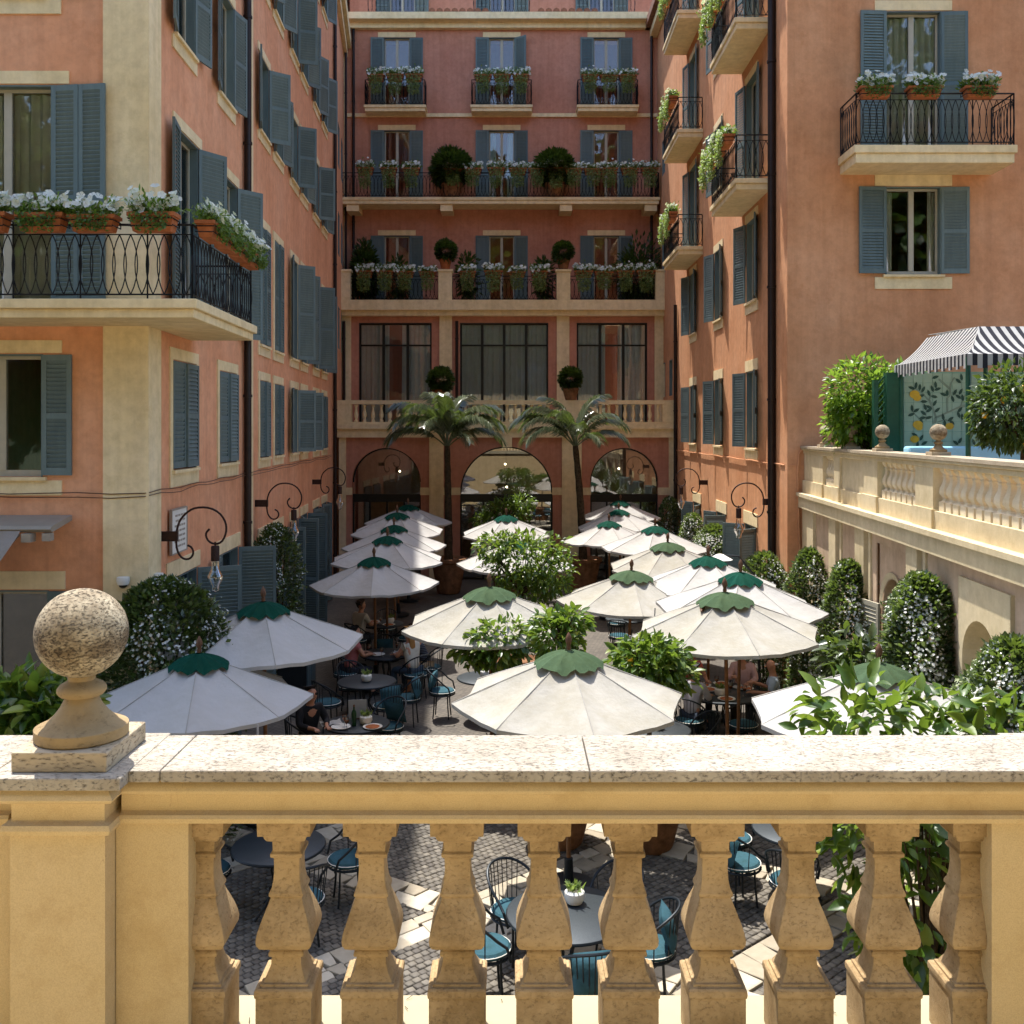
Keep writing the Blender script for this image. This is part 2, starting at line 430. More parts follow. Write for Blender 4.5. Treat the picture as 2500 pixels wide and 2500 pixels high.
def blob_points(n, c, rad, seed, shell=.55, lumps=7, lump=.35):
    """Points spread through an uneven rounded volume, denser towards the skin; returns points and outward directions."""
    g = np.random.default_rng(seed)
    c = np.asarray(c, float); rad = np.asarray(rad, float)
    u = g.normal(size=(n, 3)); u /= np.linalg.norm(u, axis=1, keepdims=True)
    ld = g.normal(size=(lumps, 3)); ld /= np.linalg.norm(ld, axis=1, keepdims=True)
    la = g.uniform(-.6, 1, lumps)
    bumpv = np.clip((u @ ld.T), 0, 1) ** 5 @ la
    r = (shell + (1 - shell) * g.random(n) ** .6) * (1 + lump * bumpv)
    return c + u * r[:, None] * rad, u
# ---------------------------------------------------------------- facades
class Frame:
    """A vertical facade: u runs along it, v stands out from it, z up (u x v = z)."""
    def __init__(s, p0, p1):
        s.p0 = Vector((*p0, 0)); d = Vector((*p1, 0)) - s.p0; s.len = d.length
        s.U = d.normalized(); s.N = Vector((-s.U.y, s.U.x, 0)); s.rz = math.atan2(s.U.y, s.U.x); s.op = []
    def w(s, u, v, z): return s.p0 + s.U * u + s.N * v + Vector((0, 0, z))
    def uy(s, y): return (y - s.p0.y) / s.U.y
    def ux(s, x): return (x - s.p0.x) / s.U.x
    def box(s, mb, u0, u1, v0, v1, z0, z1):
        m = Matrix(((s.U.x, s.N.x, 0, s.p0.x), (s.U.y, s.N.y, 0, s.p0.y), (0, 0, 1, 0), (0, 0, 0, 1)))
        return mb.box(u0, u1, v0, v1, z0, z1, m)
    def wall(s, name, mat, parent, z0, z1, u0=0, u1=None, depth=.2):
        u1 = s.len if u1 is None else u1
        us = sorted({u0, u1, *[x for o in s.op for x in o[:2]]}); zs = sorted({z0, z1, *[x for o in s.op for x in o[2:]]})
        us = [x for x in us if u0 <= x <= u1]; zs = [x for x in zs if z0 <= x <= z1]
        mb = MB(); vid = {}
        def vi(u, z):
            if (u, z) not in vid: vid[(u, z)] = len(mb.v); mb.v.append(tuple(s.w(u, 0, z)))
            return vid[(u, z)]
        for a, b in zip(us, us[1:]):
            for c, d in zip(zs, zs[1:]):
                m = ((a + b) / 2, (c + d) / 2)
                if any(o[0] < m[0] < o[1] and o[2] < m[1] < o[3] for o in s.op): continue
                mb.f.append((vi(a, c), vi(a, d), vi(b, d), vi(b, c)))
        for o in s.op:
            a, b, c, d = o
            q = [s.w(a, 0, c), s.w(b, 0, c), s.w(b, 0, d), s.w(a, 0, d), s.w(a, -depth, c), s.w(b, -depth, c), s.w(b, -depth, d), s.w(a, -depth, d)]
            mb.add(q, [(0, 4, 5, 1), (1, 5, 6, 2), (2, 6, 7, 3), (3, 7, 4, 0)])
        return mb.build(name, mat, parent)

CACHE = {}
def cached(key, fn):
    if key not in CACHE: CACHE[key] = fn()
    return CACHE[key]

def m_frame(w, h, cols=2, tr=None, t=.065, rail=True):
    mb = MB(); y0, y1 = -.17, -.115
    mb.box(-w/2, -w/2 + t, y0, y1, 0, h); mb.box(w/2 - t, w/2, y0, y1, 0, h)
    mb.box(-w/2 + t, w/2 - t, y0, y1, h - t, h); mb.box(-w/2 + t, w/2 - t, y0, y1, 0, t * 1.3)
    for k in range(1, cols):
        x = -w/2 + w * k / cols; mb.box(x - t * .8, x + t * .8, y0 + .004, y1 + .012, t * 1.3, h - t)
    if tr: mb.box(-w/2 + t, w/2 - t, y0 + .002, y1 - .002, tr - t/2, tr + t/2)
    return mb
def m_pane(w, h):
    return MB().box(-w/2, w/2, -.004, .004, 0, h)
def m_curtain(w, h, seed):
    g = random.Random(seed); n = 26; mb = MB(); top = []; bot = []
    ph = g.random() * 6
    for i in range(n + 1):
        x = w * i / n; y = .03 * math.sin(x * 38 + ph) + .02 * math.sin(x * 17 + 2 * ph)
        top.append((x, y * .7, h)); bot.append((x + .03 * math.sin(i), y * 1.4, 0))
    return mb.loft([bot, top], False, False)
def m_leaf(w, h):
    mb = MB(); s = .06; t = .036
    mb.box(0, s, 0, t, 0, h); mb.box(w - s, w, 0, t, 0, h)
    for z, q in ((0, .1), (h * .47, .075), (h - .075, .075)): mb.box(s, w - s, .002, t - .002, z, z + q)
    return mb
def m_slats(w, h):
    mb = MB(); s = .06
    for a, b in ((.1, h * .47), (h * .47 + .075, h - .075)):
        n = max(3, int((b - a) / .058)); p = (b - a) / n
        for i in range(n):
            z = a + p * (i + .5); dz = p * .62
            mb.add([(s, .006, z + dz), (w - s, .006, z + dz), (w - s, .032, z - dz * .55), (s, .032, z - dz * .55), (s, 0.0, z + dz - .008), (w - s, 0.0, z + dz - .008), (w - s, .026, z - dz * .55 - .008), (s, .026, z - dz * .55 - .008)],
                   [(0, 1, 2, 3), (7, 6, 5, 4), (0, 4, 5, 1), (3, 2, 6, 7)])
    return mb

def leaf(b, F, u, z, w, h, ang, v=.03, mat='blue'):
    me = cached(('leaf', round(w, 2), round(h, 2), mat), lambda: m_leaf(w, h).mesh('shutter', mat))
    ms = cached(('slat', round(w, 2), round(h, 2), mat), lambda: m_slats(w, h).mesh('slats', mat))
    if 20 < ang < 160: ang += rng.uniform(-7, 7)
    o = mk('shutter', me, b, F.w(u, v, z), F.rz + R(ang))
    c = mk('slats', ms, o); stuff(c)
    return o

def window(b, F, u, z0, w, h, shut=(172, 172), cols=2, lintel=.17, sill=.2, curtain=None, lw=None, frame='winframe', tr=None, sw=None, band=.2, surround=False, glass='glass', matl='cream', closed=False):
    F.op.append((u - w/2, u + w/2, z0, z0 + h))
    wo = mk('window', cached(('fr', w, h, cols, frame, tr), lambda: m_frame(w, h, cols, tr).mesh('window', frame)), b, F.w(u, 0, z0), F.rz)
    t = .065; pw = w / cols
    rows = [(t, h - t)] if not tr else [(t, tr - t/2), (tr + t/2, h - t)]
    for k in range(cols):
        for a, c in rows:
            mk('pane', cached(('pane', round(pw, 3), round(c - a, 3), glass), lambda: m_pane(pw - .05, c - a).mesh('pane', glass)), wo, (-w/2 + pw * (k + .5), -.14, a))
    # painted reveal lining
    def lining():
        mb = MB(); mb.box(-w/2, -w/2 + .02, -.115, .012, 0, h); mb.box(w/2 - .02, w/2, -.115, .012, 0, h); mb.box(-w/2 + .02, w/2 - .02, -.115, .012, h - .02, h)
        return mb.mesh('lining', 'blue' if frame != 'steel' else 'steel')
    mk('lining', cached(('lin', w, h, frame), lining), wo)
    if lintel:
        lw_ = (lw or w + .42)
        mk('lintel', cached(('lt', lw_, lintel, h), lambda: MB().box(-lw_/2, lw_/2, -.01, .022, h + .015, h + .015 + lintel).mesh('lintel', matl)), wo)
    if sill:
        sw_ = (lw or w + .42)
        def sl():
            mb = MB(); mb.box(-sw_/2, sw_/2, -.01, .024, -.05 - sill, -.05); mb.box(-w/2 - .06, w/2 + .06, -.1, .07, -.05, -.004); return mb.mesh('sill', matl)
        mk('sill', cached(('sl', sw_, sill, w), sl), wo)
    if surround:
        def sr():
            mb = MB(); mb.box(-w/2 - .13, -w/2 - .002, -.01, .023, -.05, h + .013); mb.box(w/2 + .002, w/2 + .13, -.01, .023, -.05, h + .013); return mb.mesh('surround', matl)
        mk('surround', cached(('sr', w, h), sr), wo)
    if z0 < .1:  # dark panel behind the door, the unlit interior put into its colour
        mk('shade_panel', cached(('room', w, h), lambda: MB().add([(-w/2 - .6, -.9, 0), (w/2 + .6, -.9, 0), (w/2 + .6, -.9, h + .3), (-w/2 - .6, -.9, h + .3), (-w/2 - .6, -.21, 0), (w/2 + .6, -.21, 0)], [(0, 1, 2, 3), (4, 5, 1, 0)]).mesh('shade_panel', 'soil')), wo)
    if curtain is not None:
        for k, sgn in ((0, 1), (1, -1)):
            cw = w * curtain / 2
            o = mk('curtain', cached(('cur', round(cw, 2), round(h, 2), k), lambda: m_curtain(cw, h - .1, k + int(w * 10)).mesh('curtain', 'curtain', True)), wo, (-w/2 + .03 if k == 0 else w/2 - .03 - cw, -.195, .03))
    if shut is not None:
        q = sw or w / 2
        zz = z0 + .02; hh = h - .03
        if shut[0] is not None: leaf(b, F, u - w/2, zz, q, hh, shut[0])
        if shut[1] is not None: leaf(b, F, u + w/2, zz, q, hh, 180 - shut[1])
    return wo

def m_railing(pts, h, step=.145, lens=True):
    """Iron railing along a polyline of (x, y): rails, posts and interlaced ovals."""
    mb = MB()
    for (a, b) in zip(pts, pts[1:]):
        a = Vector((*a, 0)); b = Vector((*b, 0)); L = (b - a).length; d = (b - a) / L
        for z, r in ((h, .016), (.06, .011), (h - .12, .008)):
            mb.tube([a + Vector((0, 0, z)), b + Vector((0, 0, z))], r, 6)
        n = max(2, round(L / step)); st = L / n
        for p in (a, b): mb.tube([p, p + Vector((0, 0, h))], .014, 6)
        for i in range(n):
            c = a + d * st * (i + .5)
            for sg in (-1, 1):
                q = []
                for k in range(9):
                    t = k / 8; bul = math.sin(math.pi * t) ** .8 * st * .62
                    q.append(c + d * (sg * bul) + Vector((0, 0, .06 + (h - .12 - .06) * t)))
                mb.tube(q, .0075, 4, False, False)
            if i % 6 == 5: mb.tube([a + d * st * (i + 1), a + d * st * (i + 1) + Vector((0, 0, h))], .011, 5)
    return mb

def balcony(b, F, u0, u1, z, depth, th=.2, rail=.95, mat='cream', inset=.05, name='balcony'):
    """Slab with a sloped, moulded edge standing out of facade F, its railing a part of it."""
    mb = MB()
    F.box(mb, u0, u1, -.02, depth, z - th * .45, z)
    F.box(mb, u0 + .04, u1 - .04, -.02, depth - .04, z - th, z - th * .45)
    s = mb.build(name, mat, b); bevel(s, .012, 2)
    q = [F.w(u0 + inset, .02, z), F.w(u0 + inset, depth - inset, z), F.w(u1 - inset, depth - inset, z), F.w(u1 - inset, .02, z)]
    o = m_railing([(p.x, p.y) for p in q], rail, .135).build('railing', 'iron', s, (0, 0, z)); stuff(o)
    return s

def pipe(b, x, y, z0, z1, r=.055):
    mb = MB(); mb.tube([(x, y, z0), (x, y, z1)], r, 10)
    z = z0 + .8
    while z < z1:
        mb.tube([(x, y, z), (x, y, z + .05)], r * 1.22, 10); z += 2.4
    return mb.build('drainpipe', 'pipe', b, smooth=True)

def strip(b, F, u0, u1, z0, z1, v=.035, mat='cream', name='pilaster'):
    mb = MB(); F.box(mb, u0, u1, -.02, v, z0, z1); return mb.build(name, mat, b)

# ================================================================ the left building
LB = thing('corner_building', 'salmon stucco building with cream corner pilaster, blue shutters and wraparound balcony', 'building', (-4.9, 13.16, 0))
LB.location = (0, 0, 0)
LF = Frame((-4.90, 13.16), (-10.5, 13.16)); L1 = Frame((-5.12, 18.9), (-4.90, 13.16))
L2 = Frame((-5.93, 32.6), (-5.12, 18.9)); L3 = Frame((-6.75, 39.6), (-5.93, 32.6))
# front face
window(LB, LF, LF.ux(-6.88), 4.66, 1.2, 1.64, (176, 172), lw=1.72, sw=.4)
window(LB, LF, LF.ux(-6.80), 6.95, 1.3, 2.95, None, lw=1.75, sill=0, curtain=.9)
for k in (0, 1):
    leaf(LB, LF, LF.ux(-6.15) - .375 * k, 6.97, .37, 2.92, 174 - 2 * k, .035 + .035 * k)
    leaf(LB, LF, LF.ux(-7.45) + .375 * k, 6.97, .37, 2.92, 6 + 2 * k, .035 + .035 * k)
window(LB, LF, LF.ux(-6.88), 11.1, 1.2, 1.7, (175, 175), lw=1.7)
window(LB, LF, LF.ux(-6.95), 0.02, 1.5, 3.12, (176, None), lw=1.95, sill=0, sw=.74, lintel=.24)
for k, (x, z) in enumerate(((-9.3, 4.66), (-9.3, 11.1))): window(LB, LF, LF.ux(x), z, 1.2, 1.64, (176, 176))
# side, near part
for y, s in ((14.9, (168, 165)), (17.4, (170, 166))): window(LB, L1, L1.uy(y), 11.1, 1.0, 1.85, (s[1], s[0]), lw=1.25, sill=.19)
window(LB, L1, L1.uy(15.05), 6.95, 1.1, 2.8, (146, 172), lw=1.5, sill=0, curtain=.4)
window(LB, L1, L1.uy(17.6), 6.95, 1.1, 2.8, (142, 172), lw=1.4, sill=0, curtain=.4)
for y, w_ in ((14.88, 1.2), (17.5, 1.2)): window(LB, L1, L1.uy(y), 4.7, w_, 1.6, (0, 0), lw=w_ + .26, surround=True)
for y in (14.85, 17.55): window(LB, L1, L1.uy(y), .02, 1.35, 3.1, (112, 174), lw=1.7, sill=0, lintel=.24, frame='bluedark')
# side wing
PAIR = (20.7, 22.35, 24.6, 26.2, 28.5, 30.3)
for i, y in enumerate(PAIR):
    first = i % 2 == 0
    f1 = (124 + 5 * math.sin(i * 3), 170) if first else (160, 168)
    window(LB, L2, L2.uy(y), 11.46, .98, 1.58, f1, lw=1.35, sill=.17)
    f2 = (150, 166) if i in (0, 5) else ((112, 168) if i in (2,) else (138 + 8 * (i % 3), 168))
    window(LB, L2, L2.uy(y), 14.62, .98, 1.72, f2, lw=1.35, sill=.17)
    window(LB, L2, L2.uy(y), 18.1, .98, 1.72, (150, 165), lw=1.35, sill=.17)
    window(LB, L2, L2.uy(y), 7.05, .98, 2.45, (0, 0) if i < 2 else ((122, 168) if first else (142, 168)), lw=1.3, sill=.18, surround=True)
    window(LB, L2, L2.uy(y), 4.7, .98, 1.6, (0, 0) if i in (0, 1, 4, 5) else (128, 168), lw=1.3, sill=.16, surround=True)
    window(LB, L2, L2.uy(y), .02, 1.05, 3.0, (None, 170) if i == 0 else ((85, 165) if i in (1, 2, 3) else (20, 20)), lw=1.35, sill=0, lintel=.22, frame='winframe')
for y in (35.6, 37.6):
    for z in (8.2, 11.6, 14.8): window(LB, L3, L3.uy(y), z, .8, 1.5, None, sill=0, lintel=0)
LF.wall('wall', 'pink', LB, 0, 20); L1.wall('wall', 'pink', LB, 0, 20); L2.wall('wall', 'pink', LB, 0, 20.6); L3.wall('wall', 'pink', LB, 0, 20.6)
# hidden sides and roofs close the mass
hb = MB()
hb.add([(-10.5, 13.16, 0), (-10.5, 13.16, 20.6), (-10.5, 39.6, 20.6), (-10.5, 39.6, 0)], [(0, 1, 2, 3)])
hb.add([(-10.5, 39.6, 0), (-10.5, 39.6, 20.6), (-6.75, 39.6, 20.6), (-6.75, 39.6, 0)], [(0, 1, 2, 3)])
hb.build('rear_wall', 'pink', LB)
rb = MB()
rb.prism([(-10.8, 12.8), (-4.55, 12.8), (-4.75, 19.1), (-10.8, 19.1)], lambda x, y: (x, y, 20), lambda x, y: (x, y, 20.3))
rb.prism([(-10.8, 19.1), (-5.0, 19.1), (-5.75, 32.6), (-6.5, 39.8), (-10.8, 39.8)], lambda x, y: (x, y, 20.9), lambda x, y: (x, y, 21.2))
rb.build('roof', 'roof', LB)
cb = MB(); L2.box(cb, 0, L2.len - .02, -.02, .3, 20.45, 20.88); L2.box(cb, 0, L2.len - .02, -.02, .16, 20.1, 20.44)
L3.box(cb, -.1, L3.len - .01, -.02, .29, 20.46, 20.87); L3.box(cb, -.1, L3.len - .01, -.02, .15, 20.11, 20.43)
cb.build('cornice', 'cream', LB)
# pilasters, pipes, cable
strip(LB, LF, -.04, .56, 0, 6.68, .04); strip(LB, LF, -.04, .56, 6.9, 20, .04)
strip(LB, L1, L1.len - .5, L1.len + .035, 0, 6.68, .045); strip(LB, L1, L1.len - .5, L1.len + .035, 6.9, 20, .045)
strip(LB, L2, L2.len - .42, L2.len - .02, 0, 20.1, .06)
strip(LB, L3, .0, .5, 0, 20.1, .06)
q = L1.w(.22, .09, 0); pipe(LB, q.x, q.y, .3, 19.8, .07)
q = L2.w(.15, .08, 0); pipe(LB, q.x, q.y, .3, 20.2, .06)
q = L3.w(.9, .1, 0); pipe(LB, q.x, q.y, 10.5, 20.2, .05)
cm = MB()
pts = [LF.w(5.4 - .45 * i, .05, 4.44 + .012 * math.sin(i * 2.1)) for i in range(13)] + [L1.w(L1.len - .45 * i, .06, 4.45 + .015 * math.sin(i * 1.7)) for i in range(13)] + [L2.w(L2.len - .6 * i - .1, .07, 4.45 + .012 * math.sin(i * 1.3)) for i in range(22)]
cm.tube(pts, .007, 5); cm.tube([p + Vector((0, 0, -.05 + .012 * math.sin(i * 1.1))) for i, p in enumerate(pts)], .006, 5)
cm.build('cable', 'wooddark', LB)
# corner balcony, one slab round two faces
bz = 6.9; sl = MB()
plan = [(-10.4, 13.2), (-10.4, 12.06), (-3.87, 12.06), (-3.97, 15.32), (-5.0, 15.32), (-4.86, 13.2)]
sl.prism(plan, lambda x, y: (x, y, bz - .12), lambda x, y: (x, y, bz))
inn = [(-10.4, 13.2), (-10.4, 12.11), (-3.92, 12.11), (-4.02, 15.27), (-5.0, 15.27), (-4.86, 13.2)]
sl.prism(inn, lambda x, y: (x, y, bz - .23), lambda x, y: (x, y, bz - .12))
so = sl.build('balcony', 'cream', LB); bevel(so, .012, 2)
ro = m_railing([(-10.3, 12.14), (-3.95, 12.14), (-4.05, 15.24), (-4.9, 15.24)], .92, .137).build('railing', 'iron', so, (0, 0, bz)); stuff(ro)
# sign plaque and the two little dome lights belong to the wall they are screwed to
sg = thing('menu_board', 'white notice board with grey print on the wall behind the nearest scroll lamp', 'sign', L1.w(L1.uy(14.45), .03, 3.5), L1.rz)
MB().box(-.36, .36, 0, .03, 0, .62).build('panel', 'white', sg)
fm = MB(); fm.box(-.38, -.36, 0, .04, -.02, .64); fm.box(.36, .38, 0, .04, -.02, .64); fm.box(-.36, .36, 0, .04, -.02, 0); fm.box(-.36, .36, 0, .04, .62, .64); fm.build('frame', 'greyplastic', sg)
pr = MB(); g = random.Random(3)
for r_ in range(7):
    x = -.28
    while x < .2:
        w_ = g.uniform(.05, .16); pr.box(x, x + w_, .03, .033, .52 - r_ * .075, .55 - r_ * .075); x += w_ + .03
pr.build('print', 'greyplastic', sg)
for i, (pp, lab) in enumerate(((LF.w(.27, .06, 3.28), 'white dome security light on the cream pilaster face towards the terrace'), (L1.w(L1.len - .28, .07, 3.28), 'white dome security light round the corner on the cream pilaster'))):
    t_ = thing('dome_light', lab, 'light', pp, 0, 'dome lights on the pilaster')
    MB().lathe([(.0, .06), (.08, .05), (.085, 0), (.07, -.05)], 14).build('housing', 'white', t_, (0, -.03, 0), smooth=True)
    MB().lathe([(.055, -.05), (.05, -.08), (.02, -.1), (.001, -.102)], 12).build('lens', 'steel', t_, (0, -.03, 0), smooth=True)

# ================================================================ the far building
FB = thing('arcaded_building', 'rose stucco building with three arched openings below and rows of flowered balconies', 'building')
FA = Frame((5.75, 34.5), (-6.04, 34.5)); F1 = Frame((6.2, 37.6), (-6.6, 37.6)); F2 = Frame((6.0, 39.2), (-6.8, 39.2)); F3 = Frame((6.0, 41.2), (-6.8, 41.2))
XC2 = (-4.59, -.41, 3.76)
for i, x in enumerate(XC2):
    u = F2.ux(x)
    window(FB, F2, u, 18.05, 1.04, 2.85, (178, 178) if i != 1 else (150, 178), lw=1.5, sill=0, lintel=.2, sw=.52)
    window(FB, F2, u, 14.35, 1.04, 2.85, (178, 178), lw=1.5, sill=0, lintel=.2, sw=.52, curtain=.5 if i == 1 else None)
    window(FB, F2, u, 10.25, 1.04, 2.75, (178, 178), lw=1.5, sill=0, lintel=.2, sw=.52)
    window(FB, F3, F3.ux(x), 21.75, 1.1, 2.6, (178, 178), lw=1.5, sill=0)
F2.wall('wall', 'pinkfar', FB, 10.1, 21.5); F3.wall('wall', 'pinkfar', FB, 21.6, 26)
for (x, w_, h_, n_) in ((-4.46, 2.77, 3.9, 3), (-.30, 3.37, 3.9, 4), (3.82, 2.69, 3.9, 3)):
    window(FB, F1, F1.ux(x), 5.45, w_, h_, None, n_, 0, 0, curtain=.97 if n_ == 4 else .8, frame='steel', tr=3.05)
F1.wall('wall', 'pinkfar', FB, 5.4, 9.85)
for a, b in ((-6.56, -6.15), (-2.77, -2.29), (1.71, 2.19), (5.45, 5.83)): strip(FB, F1, F1.ux(b), F1.ux(a), 5.4, 9.8, .09)
for x in (-6.4, -2.1, 5.95): pipe(FB, x, 37.42, 5.5, 9.4, .06)
for x in (-6.3, 5.55): pipe(FB, x, 39.08, 10.3, 21.2, .055)
# terrace slab over the first floor, with cornice and piers
mb = MB(); mb.box(-6.6, 6.1, 37.15, 39.25, 9.8, 10.18); mb.box(-6.6, 6.1, 37.3, 39.2, 9.6, 9.8); mb.build('terrace_slab', 'cream', FB)
for a, b in ((-6.56, -6.12), (-2.79, -2.27), (1.69, 2.21), (5.43, 5.85)):
    mb = MB(); mb.box(a, b, 37.2, 37.55, 10.18, 11.25); mb.box(a - .04, b + .04, 37.16, 37.59, 11.25, 11.34); bevel(mb.build('pier', 'cream', FB), .01)
for a, b in ((-6.12, -2.79), (-2.27, 1.69), (2.21, 5.43)):
    stuff(m_railing([(a, 37.36), (b, 37.36)], .92, .16).build('railing', 'iron', FB, (0, 0, 10.18)))
# continuous balcony
BC2 = balcony(FB, F2, .25, 12.75, 14.3, 1.05, .26, .95)
mb = MB()
for x in (-6.2, -2.55, 2.1, 5.4): mb.box(x - .24, x + .24, 38.25, 39.22, 13.78, 14.03)
mb.build('bracket', 'cream', BC2)
for x in XC2: balcony(FB, F2, F2.ux(x + 1.22), F2.ux(x - 1.22), 18.0, .72, .25, .98)
mb = MB(); mb.box(-6.8, 6.0, 39.12, 39.22, 17.72, 17.86); mb.build('string_course', 'cream', FB)
mb = MB(); mb.box(-6.8, 6.0, 38.95, 39.25, 21.2, 21.42); mb.box(-6.8, 6.0, 38.6, 41.25, 21.42, 21.68); mb.build('cornice', 'cream', FB)
for x in XC2: stuff(m_railing([(x + 1.1, 38.9), (x - 1.1, 38.9)], .95, .16).build('railing', 'iron', FB, (0, 0, 21.69)))
for x0 in (-2.95, 1.35):
    for k in range(8):
        MB().lathe([(.14, 0), (.11, .62)], 8).build('roof_tile', 'roof', FB, (x0 + .3 * k - .2, 38.72, 21.74), (R(-78), 0, 0))
# side walls and roof of the mass
mb = MB(); mb.add([(-7, 34.5, 0), (-7, 44, 0), (-7, 44, 26), (-7, 41.2, 26), (-7, 34.5, 5.4)], [(0, 1, 2, 3, 4)]); mb.add([(6.2, 41.2, 10), (6.2, 44, 10), (6.2, 44, 26), (6.2, 41.2, 26)], [(0, 1, 2, 3)])
mb.add([(-7, 44, 0), (6.2, 44, 0), (6.2, 44, 26), (-7, 44, 26)], [(0, 1, 2, 3)]); mb.build('rear_wall', 'pinkfar', FB)
mb = MB(); mb.box(-7, 6.2, 40.9, 44.2, 26, 26.3); mb.build('roof', 'roof', FB)
# arcade
ARCH = ((-4.41, 1.21, 3.42), (-.2, 1.63, 3.05), (3.94, 1.19, 3.44))
mb = MB(); edges = [5.75]
bays = [(-6.04, -2.64), (-2.64, 2.1), (2.1, 5.75)]
for (xa, xb), (xc, r, zs) in zip(bays, ARCH):
    n = 28; Y = 34.5; top = 5.0
    arc = [(xc + r * math.cos(math.pi * (1 - j / n)), zs + r * math.sin(math.pi * j / n)) for j in range(n + 1)]
    for (x0, x1) in ((xa, xc - r), (xc + r, xb)): mb.add([(x0, Y, 0), (x0, Y, top), (x1, Y, top), (x1, Y, 0)], [(0, 1, 2, 3)])
    for p, q in zip(arc, arc[1:]):
        mb.add([(p[0], Y, p[1]), (p[0], Y, top), (q[0], Y, top), (q[0], Y, q[1])], [(0, 1, 2, 3)])
        mb.add([(p[0], Y, p[1]), (q[0], Y, q[1]), (q[0], Y + .35, q[1]), (p[0], Y + .35, p[1])], [(0, 1, 2, 3)])
    for s in (-1, 1):
        x = xc + s * r; mb.add([(x, Y, 0), (x, Y, zs), (x, Y + .35, zs), (x, Y + .35, 0)], [(0, 1, 2, 3)])
mb.build('wall', 'pinkfar', FB)
for i, (xc, r, zs) in enumerate(ARCH):
    fr = MB(); Y0, Y1 = 34.68, 34.75; n = 28
    ring = lambda rr: [(xc + rr * math.cos(math.pi * (1 - j / n)), zs + rr * math.sin(math.pi * j / n)) for j in range(n + 1)]
    A, B_ = ring(r), ring(r - .05)
    for j in range(n):
        fr.add([(A[j][0], Y0, A[j][1]), (A[j+1][0], Y0, A[j+1][1]), (B_[j+1][0], Y0, B_[j+1][1]), (B_[j][0], Y0, B_[j][1]), (B_[j][0], Y1, B_[j][1]), (B_[j+1][0], Y1, B_[j+1][1])], [(0, 1, 2, 3), (3, 2, 5, 4)])
    tz = 3.0
    fr.box(xc - r, xc + r, Y0, Y1, tz - .28, tz); fr.box(xc - r, xc - r + .06, Y0, Y1, 0, tz - .28); fr.box(xc + r - .06, xc + r, Y0, Y1, 0, tz - .28)
    for k in range(1, 4): fr.box(xc - r + 2 * r * k / 4 - .03, xc - r + 2 * r * k / 4 + .03, Y0 + .003, Y1 - .003, 0, tz - .28)
    wo = fr.build('arched_window', 'steel', FB)
    gp = MB(); pts = ring(r - .04)
    poly = [(xc - r + .04, tz)] + pts + [(xc + r - .04, tz)] if zs > tz else pts
    gp.add([(p[0], 34.715, p[1]) for p in poly], [tuple(range(len(poly)))]); gp.build('pane', 'glass_arch', wo)
    for k in range(4):
        if i == 0 and k in (1, 2): continue
        MB().box(xc - r + 2*r*k/4 + .03, xc - r + 2*r*(k+1)/4 - .03, 34.712, 34.718, .05, tz - .28).build('pane', 'glass_arch', wo)
mb = MB()
for a, b in ((-6.06, -5.82), (-2.9, -2.4), (1.75, 2.44), (5.5, 5.74)): mb = MB(); mb.box(a, b, 34.42, 34.52, 0, 5.0); mb.build('pilaster', 'cream', FB)
for (xc, r, zs), (xa, xb) in zip(ARCH, bays):
    for s in (-1, 1):
        x = xc + s * r; lim = -2.9 if (s > 0 and xc < -3) else 5.5 if s > 0 and xc > 3 else 1.75 if s > 0 else -5.82 if xc < -3 else 2.44 if xc > 3 else -2.4
        mb = MB(); mb.box(min(x - s * .02, lim), max(x - s * .02, lim), 34.455, 34.51, 2.98, 3.24); mb.build('impost', 'cream', FB)
mb = MB(); mb.box(-6.1, 5.78, 34.3, 37.6, 5.0, 5.3); mb.box(-6.15, 5.8, 34.18, 37.6, 5.3, 5.46); mb.box(-.35, .0, 34.22, 34.45, 4.66, 5.05); mb.build('entablature', 'cream', FB)
# first-floor balustrade
def m_baluster(mat, h=.6, rr=1.0, n=10):
    prof = [(.07, 0), (.07, .06), (.045, .08), (.04, .1), (.075, .2), (.078, .26), (.05, .38), (.038, .46), (.048, .5), (.04, .52), (.065, .56), (.065, .6)]
    return MB().lathe([(r * rr, z * h / .6) for r, z in prof], n).mesh('baluster', mat, True)
bmesh_ = m_baluster('cream')
mb = MB(); mb.box(-6.1, 5.78, 34.28, 34.52, 6.16, 6.3); mb.box(-6.1, 5.78, 34.3, 34.5, 5.46, 5.54)
for a, b in ((-6.1, -5.6), (-2.95, -2.35), (1.7, 2.95), (5.25, 5.78)): mb.box(a, b, 34.29, 34.51, 5.54, 6.16)
bo = mb.build('parapet', 'cream', FB)
for a, b, n in ((-5.6, -2.95, 9), (-2.35, 1.7, 14), (2.95, 5.25, 8)):
    for k in range(n): mk('baluster', bmesh_, bo, (a + (b - a) * (k + .5) / n, 34.4, 5.54))
# dim dining room behind the arches: back wall and ceiling
mb = MB(); mb.add([(-6, 38.4, 0), (5.7, 38.4, 0), (5.7, 38.4, 5), (-6, 38.4, 5)], [(0, 1, 2, 3)]); mb.add([(-6, 34.9, 4.98), (5.7, 34.9, 4.98), (5.7, 38.4, 4.98), (-6, 38.4, 4.98)], [(0, 1, 2, 3)]); mb.build('room_wall', 'terrpanel', FB)

